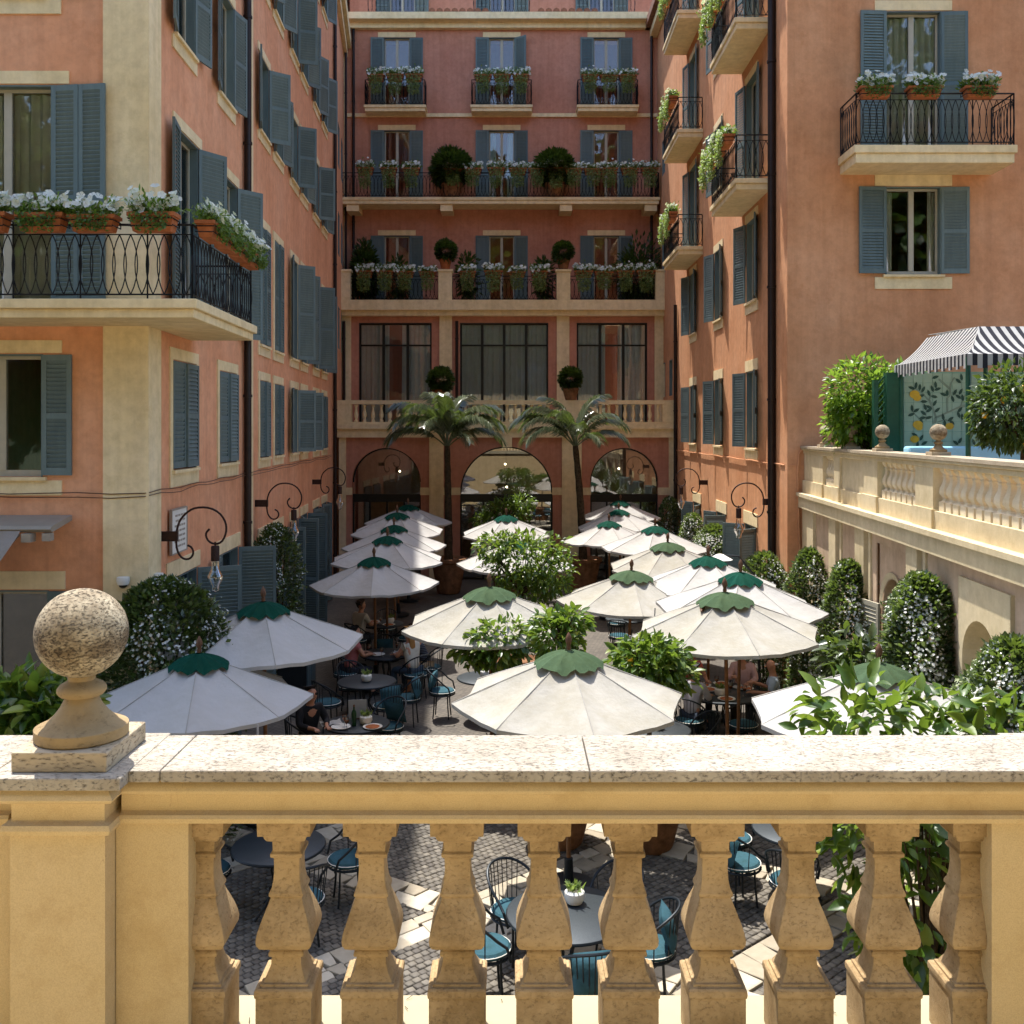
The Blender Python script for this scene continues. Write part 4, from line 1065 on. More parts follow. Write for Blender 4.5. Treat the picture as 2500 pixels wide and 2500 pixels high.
def umbrella(X, Y, rim, W, cap, label, rot=0, old=False, H=.52, strap=True):
    t = thing('parasol', label, 'parasol', (X, Y, 0), (R(rng.uniform(-1.6, 1.6)), R(rng.uniform(-1.6, 1.6)), R(rot)), 'white canvas parasols in the courtyard')
    Rr = W / 2; key = (round(Rr, 2), H, old, cap)
    if key not in UMB:
        UMB[key] = (canopy_mesh(Rr, H, 'canopyold' if old else 'canopy', len(UMB)), cap_mesh((.285 if old else .255) * Rr, H * .935, cap, len(UMB) + 3), rib_mesh(Rr, H), MB().lathe([(.024, 0), (.03, .02), (.022, .05), (.034, .08), (.04, .11), (.03, .15), (.01, .19), (.001, .2)], 12).mesh('finial', 'wooddark', True), MB().lathe([(.05, 0), (.05, .03), (.03, .05)], 12).mesh('hub', 'wood', True), MB().tube([(Rr * (.02 + .98 * q / 7), 0, H * (1 - (q / 7) ** .93) - .02 * (q / 7) ** 4 + .003) for q in range(8)], .006, 4).mesh('seam', 'seam'))
    c, k, r, f, h, _s = UMB[key]
    cn = mk('canopy', c, t, (0, 0, rim))
    for j in range(8): mk('seam', UMB[key][5], cn, (0, 0, 0), R(45 * j))
    mk('cap', k, t, (0, 0, rim)); mk('finial', f, t, (0, 0, rim + H + .03)); mk('hub', h, t, (0, 0, rim + H - .13))
    for j in range(8): mk('rib', r, t, (0, 0, rim), R(45 * j))
    MB().tube([(0, 0, .03), (0, 0, rim + H - .05)], .027, 12).build('pole', 'wood', t, smooth=True)
    MB().lathe([(.3, 0), (.3, .05), (.06, .07), (.05, .35), (.034, .36)], 20).build('base', 'chair', t, smooth=True)
    if strap:
        a = R(45 * (rng.randrange(4) + 4) - rot); x, y = Rr * math.cos(a), Rr * math.sin(a)
        MB().tube([(x, y, rim - .04), (x * 1.005, y * 1.005, rim - .18), (x, y, rim - .3)], .012, 4).build('tie', 'canopy', t)
UL = [
 ('L1', 483, 11.8, 2.06, 2.7, 'cap_green', 'shaded white parasol behind the near ball finial', 12, 0),
 ('L2', 651, 13.3, 2.42, 2.7, 'cap_green', 'shaded white parasol in front of the blue ground-floor shutters', 20, 0),
 ('L3', 918, 20.6, 2.08, 2.7, 'cap_green', 'white parasol over the table with three seated guests', 5, 0),
 ('L4', 945, 22.6, 2.3, 2.7, 'cap_green', 'second of the overlapping shaded parasols, with a hanging white tie', 28, 0),
 ('L5', 965, 25.4, 2.28, 2.7, 'cap_green', 'middle one of the half shaded parasols overlapping towards the arcade', 10, 0),
 ('L6', 973, 27.9, 2.4, 2.7, 'cap_green', 'half shaded parasol second nearest the first arch', 22, 0),
 ('L7', 998, 30.3, 2.42, 2.7, 'cap_green', 'half shaded parasol closest to the first arch', 3, 0),
 ('C1', 1388, 11.35, 2.22, 2.7, 'cap_olive', 'large weathered cream parasol just beyond the balustrade, faded green cap', 8, 1),
 ('C2', 1202, 14.9, 2.38, 2.7, 'cap_olive', 'cream parasol partly hidden by lemon foliage, faded green cap', 17, 1),
 ('C3', 1254, 22.6, 2.2, 2.7, 'cap_green', 'sunlit parasol mostly hidden behind the central lemon tree', 0, 0),
 ('C4', 1236, 28.7, 2.25, 2.7, 'cap_green', 'sunlit parasol in front of the middle arch', 24, 0),
 ('R0', 2149, 10.4, 2.28, 2.75, 'cap_olive', 'glaring white parasol behind the foreground citrus leaves', 14, 0),
 ('R1', 1779, 13.9, 2.46, 2.7, 'cap_olive', 'cream parasol sheltering the lunch party, small bird on its cap', 6, 1),
 ('R2', 1801, 15.7, 2.48, 2.7, 'cap_green', 'white parasol with bright green cap directly behind the lunch party one', 26, 0),
 ('R3', 1729, 18.0, 2.42, 2.7, 'cap_green', 'white parasol with bright green cap beside the jasmine and garden lamp', 12, 0),
 ('R4', 1531, 17.8, 2.2, 2.7, 'cap_olive', 'cream parasol with faded cap above the paved crossing', 2, 1),
 ('R5', 1631, 21.9, 2.24, 2.7, 'cap_olive', 'cream parasol with faded cap in the middle of the sunny row', 18, 1),
 ('R6', 1598, 24.5, 2.34, 2.7, 'cap_green', 'white parasol in front of the scroll lamp of the sunny wall', 30, 0),
 ('R7', 1489, 27.5, 2.18, 2.7, 'cap_green', 'white parasol beside the leaning palm trunk', 9, 0),
 ('R8', 1517, 30.3, 2.28, 2.7, 'cap_green', 'white parasol second nearest the last arch', 21, 0),
 ('R9', 1512, 32.3, 2.4, 2.7, 'cap_green', 'white parasol closest to the last arch', 0, 0)]
for nm, px, D, rim, W, cap, lab, rot, old in UL:
    umbrella((px - 1250) / FPX * D, D, rim, W, cap, lab, rot, bool(old), strap=nm in ('L1', 'L2', 'L4', 'L6', 'R2', 'R1'))

# ================================================================ shrubs and trees
def column_points(n, rx, ry, h, seed, z0=.05, power=2.3, rmin=.55):
    g = np.random.default_rng(seed); sd_ = seed % 50
    t = g.random(n) ** .9; a = g.random(n) * 2 * np.pi
    prof = np.where(t > .5, np.sqrt(np.clip(1 - ((t - .5) / .5) ** 2.2, 0.004, 1)), .8 + .2 * np.sin(np.pi * t))
    prof *= 1 + .13 * np.sin(3 * a + 7 * t + sd_) + .12 * np.sin(11 * t + 2 * a + sd_ * 2) + .07 * np.sin(19 * t - 5 * a + sd_)
    r = (rmin + (1.02 - rmin) * g.random(n) ** .6 + np.abs(g.normal(0, .06, n)) + .3 * g.random(n) * (g.random(n) < .035)) * prof
    p = np.stack([rx * r * np.cos(a), ry * r * np.sin(a), z0 + h * t], 1)
    d = np.stack([np.cos(a), np.sin(a), .35 + 1.2 * np.clip(t - .6, 0, 1) * 2], 1)
    return p, d
def jasmine(x, y, rx, ry, h, label, seed, n=4200, fl=900, leafm='leaf_jasmine', z=0):
    t = thing('jasmine_bush', label, 'bush', (x, y, z), 0, 'clipped jasmine against the walls')
    p, d = column_points(n, rx, ry, h, seed); mk('foliage', leaf_mesh('foliage', p, d, .09, leafm, seed, .5, .2, .2, .6, True), t)
    fl = int(fl * 1.35)  # blossoms, with extra ones standing in for sun glints on the leaves
    p, d = column_points(fl, rx * 1.07, ry * 1.07, h * 1.015, seed + 50, .05, rmin=.8); kp = np.sin(p[:, 0] * 9 + seed) + np.sin(p[:, 2] * 7 + seed * 2) + np.sin(p[:, 1] * 8) + np.random.default_rng(seed).normal(0, .7, len(p)) > -.1; p, d = p[kp], d[kp]; mk('flowers', flower_mesh('flowers', p, d, .034, 'flower', seed), t)
    mb = MB()
    for k in range(4): mb.tube([(.1 * math.cos(k * 1.6), .1 * math.sin(k * 1.6), 0), (rx * .3 * math.cos(k * 1.6), ry * .3 * math.sin(k * 1.6), h * .5), (rx * .4 * math.cos(k * 1.9), ry * .4 * math.sin(k * 1.9), h * .85)], [.03, .02, .008], 6)
    mb.build('stem', 'bark', t)
JS = [(-4.45, 12.6, .85, .5, 3.3, 'dark flowering jasmine wrapping the foot of the cream pilaster', 9000, 900),
      (-4.75, 19.75, .45, .75, 3.3, 'narrow dark jasmine column between drainpipe and shuttered door', 4200, 420),
      (5.35, 33.4, .42, .7, 2.9, 'dark unlit jasmine column beside the last arch', 3000, 100),
      (5.3, 28.8, .42, .7, 2.75, 'sunlit jasmine column below the farther sunny scroll lamp', 4200, 800),
      (5.2, 25.3, .5, .95, 2.75, 'broad sunlit jasmine beside the open cream door leaf', 5200, 900),
      (5.25, 20.4, .48, .75, 2.65, 'jasmine mound at the corner foot of the sunny wall', 4200, 600),
      (5.5, 18.2, .38, .45, 3.0, 'tall jasmine next to the corner of the terrace wall', 4200, 650),
      (5.38, 15.75, .38, .5, 3.1, 'jasmine column left of the arched opening', 5000, 800),
      (5.12, 12.3, .44, .6, 3.4, 'big rounded jasmine between arched opening and niche', 9000, 1500),
      (4.95, 9.7, .5, .7, 3.15, 'jasmine mound in front of the blind niche', 7000, 1000),
      (4.75, 7.6, .55, .7, 2.7, 'jasmine mound nearest the terrace corner', 4000, 500)]
for i, (x, y, rx, ry, h, lab, n_, f_) in enumerate(JS): jasmine(x, y, rx, ry, h, lab, i + 1, int(n_ * 1.7), int(f_ * 4.2))

POTM = MB().lathe([(.3, 0), (.33, .05), (.44, .5), (.48, .66), (.53, .68), (.54, .75), (.49, .76), (.45, .72), (.43, .7)], 28).mesh('pot', 'terracotta_old', True)
def branchy(mb, base, top, crown_c, crown_r, n, seed, r0=.04):
    g = random.Random(seed)
    mb.tube([base, (base[0] * .5 + top[0] * .5 + g.uniform(-.04, .04), base[1] * .5 + top[1] * .5, (base[2] + top[2]) / 2), top], [r0, r0 * .8, r0 * .65], 8)
    for k in range(n):
        a = g.uniform(0, 6.28); e = g.uniform(-.1, 1)
        tip = (crown_c[0] + crown_r[0] * .8 * math.cos(a), crown_c[1] + crown_r[1] * .8 * math.sin(a), crown_c[2] + crown_r[2] * .75 * e)
        mid = tuple((top[i] * .55 + tip[i] * .45) + (0.06 if i == 2 else 0) for i in range(3))
        mb.tube([top, mid, tip], [r0 * .5, r0 * .3, r0 * .12], 5)
def citrus(x, y, clumps, label, seed, leafm='leaf_lemon', size=.13, dens=1.0, pot=True, fruit=0, cat='tree', name='lemon_tree', trunk_z=None, z=0, group='potted lemon trees', potscale=1):
    t = thing(name, label, cat, (x, y, z), 0, group)
    P_, D_ = [], []
    for j, (cx, cy, cz, rx, ry, rz) in enumerate(clumps):
        n = int(900 * dens * (rx * ry + rx * rz + ry * rz) / .75)
        p, d = blob_points(n, (cx, cy, cz), (rx, ry, rz), seed * 10 + j, .45, 9, .32 if pot else .22); P_.append(p); D_.append(d)
    p = np.concatenate(P_); d = np.concatenate(D_)
    mk('crown', (big_leaf_mesh if y < 15 and z == 0 else leaf_mesh)('crown', p, d, size, leafm, seed, .46, .22, .55, .55), t)
    c = np.mean([k[:3] for k in clumps], axis=0); r = np.max([k[3:] for k in clumps], axis=0)
    lowz = min(k[2] - k[5] * .5 for k in clumps)
    mb = MB(); branchy(mb, (0, 0, .5 * potscale if pot else 0), (c[0] * .6, c[1] * .6, trunk_z or lowz), c, [max(r[0], .3) * 1.1, max(r[1], .3), r[2]], 10 + 4 * len(clumps), seed); mb.build('trunk', 'bark', t, smooth=True)
    if pot:
        po = mk('pot', POTM, t); po.scale = (potscale,) * 3
        so = MB().lathe([(.44, .68), (.001, .7)], 20, caps=False).build('soil', 'soil', t); so.scale = (potscale,) * 3
    for k in range(fruit):
        i = rng.randrange(len(p)); MB().sphere((0, 0, 0), .04, 10, 8, (1, 1, 1.25)).build('lemon', 'lemonfruit', t, tuple(p[i] + d[i] * .03), smooth=True)
    return t
citrus(.15, 19.3, [(.1, 0, 2.75, .75, .6, .55), (-.45, 0, 3.0, .4, .4, .28), (.55, -.1, 2.45, .5, .5, .4), (.2, 0, 2.2, .6, .5, .35)], 'full lemon tree in the middle of the courtyard', 3, dens=.72)
citrus(-.2, 31.8, [(0, 0, 2.55, .85, .6, .5), (.5, 0, 2.9, .45, .4, .25), (-.6, 0, 2.3, .45, .4, .3)], 'lemon tree before the middle arch glass', 4, dens=.75)
citrus(-.2, 14.0, [(0, 0, 2.25, .5, .45, .32), (-.3, 0, 2.15, .3, .3, .22)], 'lemon crown overlapping the cream parasol beyond the balustrade', 5, dens=1.1)
citrus(.58, 12.6, [(0, 0, 2.62, .36, .36, .33), (.16, 0, 2.85, .22, .25, .14)], 'small lemon tree rising above the large near parasol', 6, dens=1.2)
citrus(1.72, 12.5, [(0, 0, 2.38, .52, .45, .3), (.22, 0, 2.2, .36, .36, .25)], 'lemon crown between the near parasol and the lunch party', 7, dens=1.2, fruit=3)
citrus(2.95, 7.5, [(-.35, 0, 3.0, .45, .4, .4), (.25, .1, 2.95, .5, .4, .36), (.9, .1, 2.9, .45, .4, .34), (-.1, 0, 2.3, .55, .45, .45), (.1, 0, 1.6, .5, .45, .5), (.5, 0, 1.0, .4, .4, .35), (1.4, .1, 2.9, .3, .35, .3)], 'tall citrus shrub with broad sunlit leaves close behind the balustrade', 8, size=.17, dens=.36, pot=False, name='citrus_shrub', group='potted lemon trees')
citrus(-4.55, 9.2, [(0, 0, 2.62, .6, .45, .4), (.3, 0, 2.3, .4, .4, .4), (.1, 0, 1.8, .5, .4, .5), (-.5, 0, 2.6, .4, .35, .35)], 'shaded leafy shrub behind the near ball finial', 9, leafm='leaf_lemon', size=.2, dens=.7, pot=False, name='leafy_shrub', cat='shrub', group='shrubs')
citrus(4.95, 14.1, [(0, 0, 1.9, .45, .4, .45), (.1, 0, 1.4, .5, .45, .4)], 'long-leaved shrub in front of the arched opening', 10, leafm='leaf_jasmine', size=.22, dens=.5, pot=False, name='leafy_shrub', cat='shrub', group='shrubs')
# terrace plants
citrus(6.3, 17.0, [(-.28, -.1, 1.95, .66, .5, .62), (-.45, .0, 1.5, .4, .4, .5), (.25, -.1, 1.4, .6, .5, .7), (-.3, .1, 1.45, .42, .4, .5), (.4, 0, 1.95, .5, .5, .5), (.2, -.1, .7, .5, .4, .6)], 'sunlit laurel-like bush with oranges on the side terrace', 11, leafm='leaf_laurel', size=.13, dens=1.0, pot=False, fruit=4, name='laurel_bush', cat='bush', z=3.98, group='terrace greenery')
citrus(6.75, 13.0, [(-.05, 0, 1.62, .62, .5, .55), (-.25, 0, 1.45, .45, .4, .42), (.3, 0, 1.5, .45, .4, .5)], 'dark round-headed orange tree in front of the striped awning', 12, leafm='leaf_dark', size=.11, dens=1.3, fruit=5, name='orange_tree', trunk_z=1.05, z=3.98, group='terrace greenery', potscale=.6)

# potted clipped balls on the far building
def topiary(x, y, z, r, label, pot=True, pr=.24, ph=.34, seed=1, n=3200, potm='terracotta'):
    t = thing('clipped_shrub', label, 'shrub', (x, y, z), 0, 'clipped shrubs on the far building')
    c = (ph if pot else 0) + r * .85
    p, d = blob_points(n, (0, 0, c), (r, r, r * .94), seed, .35, 8, .26); mk('foliage', leaf_mesh('foliage', p, d, r * .26, 'leaf_dark', seed, .5, .2, .1, .5, True), t)
    MB().tube([(0, 0, ph * .5), (0, 0, c)], .03, 6).build('stem', 'bark', t)
    if pot: MB().lathe([(pr * .65, 0), (pr * .8, ph * .3), (pr, ph * .8), (pr * 1.08, ph * .84), (pr * 1.08, ph), (pr * .9, ph)], 20).build('pot', potm, t, smooth=True)
Yb = 38.5
topiary((1103 - 1250) / FPX * Yb, Yb, 14.3, .72, 'large dark clipped ball left of the middle door on the long balcony', True, .4, .6, 1, 4500, 'terracotta_old')
topiary((1356 - 1250) / FPX * Yb, Yb, 14.3, .7, 'large dark clipped ball right of the middle door on the long balcony', True, .4, .6, 2, 4500, 'terracotta_old')
topiary(-2.53, 37.38, 11.34, .38, 'clipped ball in a terracotta pot on the first cream pier', True, .22, .4, 3)
topiary(1.95, 37.38, 11.34, .38, 'clipped ball in a pale pot on the second cream pier', True, .24, .4, 4, potm='terracotta_old')
topiary(-2.52, 34.4, 6.3, .42, 'clipped ball on the arcade parapet behind the first palm', True, .25, .36, 5)
topiary(2.05, 34.4, 6.3, .4, 'clipped flat-topped shrub in a pot on the parapet by the second palm', True, .27, .42, 6, potm='terracotta_old')
def bushy(x, y, z, rx, ry, rz, label, seed, n=2600, leafm='leaf_dark', size=.19):
    t = thing('terrace_shrub', label, 'shrub', (x, y, z), 0, 'shrubs on the far building')
    p, d = blob_points(n, (0, 0, rz), (rx, ry, rz), seed, .3, 9, .6); mk('foliage', leaf_mesh('foliage', p, d, size, leafm, seed, .4, .2, .3, .6, True), t)
    mb = MB(); branchy(mb, (0, 0, 0), (0, 0, rz * .6), (0, 0, rz), (rx, ry, rz), 8, seed, .03); mb.build('stem', 'bark', t)
bushy(-5.75, 38.2, 10.2, .5, .4, 1.15, 'dark loose shrub in the shaded corner of the upper terrace', 21)
bushy(4.9, 38.2, 10.2, .85, .5, 1.05, 'broad dark shrub beside the last door of the upper terrace', 22, 2200)
bushy(-1.75, 37.9, 10.2, .35, .35, .95, 'slim dark shrub right of the first cream pier', 23, 800)
bushy(1.2, 37.9, 10.2, .35, .35, .9, 'slim dark shrub left of the second cream pier', 24, 800)
bushy(-4.4, 38.0, 10.2, .4, .35, .85, 'spiky shrub in front of the first terrace door', 25, 700)

# ================================================================ palms
def frond_mesh(L, up, bend, seed, n=40):
    g = random.Random(seed); mb = MB(); pts = []
    ang = R(up); p = Vector((0, 0, 0)); step = L / n
    for i in range(n + 1):
        pts.append(p.copy()); p = p + Vector((math.cos(ang), 0, math.sin(ang))) * step; ang -= R(bend) / n * (.35 + 1.3 * i / n)
    mb.tube(pts, [.026 * (1 - .85 * i / n) for i in range(n + 1)], 5)
    for i in range(int(n * .2), n):
        t = (i - n * .2) / (n * .8); ln = .78 * math.sin(math.pi * (.16 + .8 * t)) ** .7 * (.9 + .2 * g.random()) + .1
        tan = (pts[i + 1] - pts[i]).normalized()
        for s in (-1, 1):
            for dup in (0, .33, .66):
                b = pts[i] * (1 - dup) + pts[i + 1] * dup
                dirv = (tan * .95 + Vector((0, s * .7, .16 + g.uniform(-.2, .12)))).normalized()
                m1 = b + dirv * ln * .45; tip = b + dirv * ln * .82 + Vector((0, 0, -.36 * ln))
                w_ = tan * .018 + Vector((0, 0, .004))
                mb.add([b - w_ * .6, b + w_ * .6, m1 + w_, tip, m1 - w_], [(0, 1, 2, 4), (4, 2, 3)])
    return mb.mesh('frond', 'leaf_palm')
FR = [frond_mesh(2.4, u, b, k) for k, (u, b) in enumerate(((86, 85), (74, 105), (60, 110), (44, 105)))]
def palm(x, y, curve, h, fronds, label, seed):
    t = thing('potted_palm', label, 'palm', (x, y, 0), 0, 'palms in front of the arcade')
    g = random.Random(seed); top = Vector((curve, 0, h))
    pts = [Vector((curve * (k / 14) ** 1.6, 0, .9 + (h - .9) * k / 14)) for k in range(15)]
    MB().tube(pts, [.14 - .05 * k / 14 + .012 * (k % 2) for k in range(15)], 10).build('trunk', 'bark', t, smooth=True)
    for az, kind, sc in fronds:
        o = mk('frond', FR[kind], t, top + Vector((0, 0, -.06)), (0, 0, R(az))); o.scale = (sc,) * 3
    po = mk('pot', POTM, t); po.scale = (1.15, 1.15, 1.5)
    so = MB().lathe([(.44, .68), (.001, .7)], 20, caps=False).build('soil', 'soil', t); so.scale = (1.15, 1.15, 1.5)
palm(-2.05, 31.8, -.05, 4.75, [(10, 1, 1.0), (55, 0, .95), (100, 0, 1.0), (150, 1, 1.0), (185, 1, 1.05), (215, 2, 1.0), (250, 2, .95), (285, 1, .85), (320, 2, 1.0), (345, 2, .95), (170, 3, .95), (20, 3, .9), (300, 3, .8), (125, 0, 1.0), (80, 1, .9), (230, 1, 1.0), (265, 0, .9), (200, 3, .9), (335, 1, .95), (140, 2, 1.0), (40, 2, .95)], 'fuller potted palm before the first pilaster, silvery arching fronds', 1)
palm(2.3, 31.8, -.25, 4.75, [(30, 0, .95), (15, 2, .9), (345, 1, .8), (160, 0, .9), (190, 1, .95), (175, 2, 1.05), (215, 3, .95), (270, 2, .8), (300, 3, .7), (130, 1, .9), (205, 2, .95), (240, 1, .85), (0, 3, .8), (60, 1, .85)], 'sparser potted palm with a leaning trunk by the second pilaster', 2)
# ================================================================ flower boxes
def trough_mesh(L=.56):
    mb = MB(); h = .2
    def ring(a, b, z): return [(-a, -b, z), (a, -b, z), (a, b, z), (-a, b, z)]
    mb.loft([ring(L/2 - .05, .075, 0), ring(L/2 - .015, .1, h - .045), ring(L/2 + .008, .118, h - .042), ring(L/2 + .008, .118, h), ring(L/2 - .012, .098, h), ring(L/2 - .02, .09, h - .03)])
    return mb.mesh('trough', 'terracotta')
TRO = trough_mesh()
HOLD = (lambda mb: [mb.tube([(-.27, .11, .06), (-.27, -.11, .06), (-.27, -.11, .13), (-.27, .125, .13), (.27, .125, .13), (.27, -.11, .13), (.27, -.11, .06), (.27, .11, .06)], .007, 5), mb.tube([(-.27, .12, .05), (.27, .12, .05)], .007, 5), mb.tube([(-.1, .124, .05), (-.1, .124, .13)], .006, 4), mb.tube([(.1, .124, .05), (.1, .124, .13)], .006, 4)] and mb)(MB()).mesh('holder', 'iron')
def box_plants(kind, seed):
    g = np.random.default_rng(seed)
    n = 420; p = np.stack([g.uniform(-.3, .3, n), g.normal(0, .08, n), .2 + np.abs(g.normal(0, .07, n))], 1); d = np.stack([g.normal(0, .6, n), g.normal(.2, .5, n), np.full(n, .9)], 1)
    leaves = leaf_mesh('leaves', p, d, .075, 'leaf_petunia', seed, .45, .2, .4, .5, True)
    nf = {'up': 64, 'trail': 46, 'sun': 40}[kind]
    q = np.stack([g.uniform(-.31, .31, nf), g.normal(.07, .07, nf), (.33 if kind == 'up' else .3) + g.normal(0, .05, nf)], 1)
    fl = flower_mesh('flowers', q, np.tile([0, .75, .6], (nf, 1)), .095, 'flower', seed)
    if kind == 'up': tn, length, wid = 260, .16, .26
    elif kind == 'trail': tn, length, wid = 900, .58, .24
    else: tn, length, wid = 620, .55, .28
    s = g.random(tn) ** .8
    tp = np.stack([g.uniform(-wid, wid, tn) * (1 - .25 * s), .12 + .05 * np.sin(3 * s) + g.normal(0, .025, tn), .2 - length * s + .05 * np.sin(g.random(tn) * 6)], 1)
    td = np.stack([g.normal(0, .4, tn), np.full(tn, .6), np.full(tn, -.5)], 1)
    tr = leaf_mesh('trailing_leaves', tp, td, .05, 'leaf_trail' if kind != 'up' else 'leaf_petunia', seed + 5, .6, .2, .3, .5, True)
    return leaves, fl, tr
BP = {k: [box_plants(k, 10 * i + j) for j in range(5)] for i, k in enumerate(('up', 'trail', 'sun'))}
NB = [0]
def flower_box(loc, rz, kind, label, group, sc=1.0):
    t = thing('flower_box', label, 'flower box', loc, rz, group)
    a, b, c = BP[kind][rng.randrange(5)]; NB[0] += 1
    mk('trough', TRO, t); mk('holder', HOLD, t); mk('leaves', a, t); mk('flowers', b, t); mk('trailing_leaves', c, t)
    v_ = rng.uniform(.9, 1.12); t.scale = (sc * rng.uniform(.94, 1.04), sc, sc * v_); t.rotation_euler.z += rng.uniform(-.05, .05); return t
ORD = ['first', 'second', 'third', 'fourth', 'fifth', 'sixth', 'seventh', 'eighth', 'ninth', 'tenth', 'eleventh', 'twelfth', 'thirteenth', 'fourteenth']
# corner balcony of the near building
PI = math.pi
zr = 6.9 + .86
for k, px in enumerate((-35, 105, 231, 376)):
    X = (px - 1250) / FPX * 12.0
    flower_box((X, 12.0, zr - .06), PI, 'up', ['terracotta trough of white flowers cut by the picture edge, corner balcony front', 'terracotta trough of white flowers, second along the corner balcony front', 'terracotta trough of white flowers, third along the corner balcony front', 'terracotta trough of white flowers nearest the corner, balcony front'][k], 'flower boxes on the corner balcony', 1.05)
for k, y in enumerate((12.55, 13.25, 13.95, 14.65)):
    flower_box((-3.83 - .03 * (y - 12), y, zr - .06), -PI / 2 + .03, 'up', f'terracotta trough of white flowers, {ORD[k]} along the courtyard side of the corner balcony', 'flower boxes on the corner balcony', 1.05)
# right building, balcony over the terrace
for k, px in enumerate((2137, 2257, 2392)):
    X = (px - 1250) / FPX * 18.9
    flower_box((X, 18.93, 10.78 + .88), PI, 'up', ['small white-flowered trough at the left end of the balcony above the terrace', 'small white-flowered trough in the middle of the balcony above the terrace', 'small white-flowered trough at the right end of the balcony above the terrace'][k], 'flower boxes above the terrace', 1.15)
# sunny wall balconies
names = {10.75: 'lowest', 14.25: 'middle', 17.8: 'topmost'}
for (o, y0, y1, z) in RBAL:
    near = y0 < 25
    n = 3 if near else 2
    if near and z > 15: continue
    for k in range(n):
        y = y0 + .5 + (y1 - y0 - 1.0) * k / (n - 1) if near else y0 + .45 + 1.1 * k
        p = RW.w(RW.uy(y), .85, z + .82)
        flower_box(p, RW.rz, 'sun', f"sunlit flower trough, {ORD[k]} on the {names[z]} {'nearer' if near else 'farther'} balcony of the sunny wall", 'flower boxes on the sunny wall', 1.12)
# far building
for b, x in enumerate(XC2):
    for k in range(3):
        flower_box((x - .72 + .74 * k, 38.44, 18.0 + .88), PI, 'trail', f"trailing window box, {ORD[k]} on the {['first', 'middle', 'last'][b]} little top balcony", 'flower boxes on the top balconies', 1.2)
for k, zx in enumerate((210, 340, 465, 695, 805, 935, 1055, 1160, 1265, 1365, 1470, 1560, 1675, 1785)):
    px = 800 + zx * .44
    flower_box(((px - 1250) / FPX * 38.15, 38.12, 14.3 + .85), PI, 'trail', f'trailing window box, {ORD[k]} from the shaded end of the long balcony', 'flower boxes on the long balcony', 1.2)
for k, zx in enumerate((205, 320, 430, 555, 775, 920, 1050, 1175, 1420, 1530, 1650, 1765)):
    px = 800 + zx * .44; bay = k // 4
    flower_box(((px - 1250) / FPX * 37.3, 37.28, 10.18 + .85), PI, 'trail', f"trailing window box, {ORD[k % 4]} in the {['first', 'middle', 'last'][bay]} bay of the terrace with cream piers", 'flower boxes between the cream piers', 1.2)

# ================================================================ awnings, terrace lounge
AW = thing('wall_awning', 'grey fabric awning folding out above the shaded ground-floor door', 'awning')
mb = MB(); x1 = -5.75; pr = [(13.12, 4.15), (13.12, 4.08), (12.55, 3.98), (12.5, 4.02), (12.55, 4.06)]
mb.loft([[(-9, *p) for p in pr], [(x1 - .12, *p) for p in pr]]); mb.build('hood', 'greyplastic', AW)
mb = MB(); rows = []
for i in range(9):
    t = i / 8; rows.append([(-9, 12.5 - 1.15 * t, 4.0 - .62 * t - .05 * math.sin(math.pi * t)), (-6.25, 12.5 - 1.15 * t, 4.0 - .62 * t - .05 * math.sin(math.pi * t))])
mb.loft(rows, False, False); v0 = rows[-1]; mb.add([v0[0], v0[1], (v0[1][0], v0[1][1], v0[1][2] - .22), (v0[0][0], v0[0][1], v0[0][2] - .22)], [(0, 1, 2, 3)]); mb.build('cloth', 'awning', AW)
MB().tube([(-6.3, 12.55, 3.95), (-6.4, 12.0, 3.6), (-6.35, 11.38, 3.4)], .02, 6).build('arm', 'greyplastic', AW)
MB().box(-6.22, -6.1, 12.45, 12.6, 3.86, 3.97).build('bracket', 'greyplastic', AW); MB().box(-5.98, -5.88, 12.5, 12.62, 3.87, 3.97).build('bracket', 'greyplastic', AW)

SA = thing('striped_awning', 'black and white striped canopy awning on green posts above the terrace lounge', 'awning')
zt, ze, zv = 6.8, 6.34, 6.14
xs0, xs1, ys0, ys1 = 6.3, 6.84, 13.6, 14.4
def curve(t): return (t, (1 - t) ** 1.5)        # outwards, height
wh, bk = MB(), MB()
def stripe_side(n, a0, a1, top, low, dirf):
    for i in range(n):
        m = bk if i % 2 else wh
        rr = []
        for k in range(7):
            t = k / 6; o, h = curve(t)
            rr.append([dirf(a0 + (a1 - a0) * (i + q) / n, o, ze + (zt - ze) * h, t) for q in (0, 1)])
        b = rr[-1]
        rr.append([Vector(p) + Vector((0, 0, -(.16 if i % 4 < 2 else .2))) for p in b])
        m.loft(rr, False, False)
stripe_side(44, 16.2, 13.6, 0, 0, lambda y, o, z, t: (xs1 + (xs0 - xs1) * o, max(y, ys1 + (ys0 - ys1) * o), z))
stripe_side(44, 6.3, 9.4, 0, 0, lambda x, o, z, t: (max(x, xs1 + (xs0 - xs1) * o), ys1 + (ys0 - ys1) * o, z))
for i in range(44):
    x = xs1 + (9.4 - xs1) * i / 44; x2 = xs1 + (9.4 - xs1) * (i + 1) / 44
    (bk if i % 2 else wh).add([(x, ys1, zt), (x2, ys1, zt), (x2, 16.2, zt + .05), (x, 16.2, zt + .05)], [(0, 1, 2, 3)])
wh.build('white_cloth', 'awn_white', SA); bk.build('black_stripes', 'awn_black', SA)
for x, y in ((6.33, 13.64), (6.36, 16.05), (7.66, 15.9), (9.3, 13.64)): MB().tube([(x, y, 3.98), (x, y, 6.3)], .035, 10).build('post', 'greenwood', SA, smooth=True)
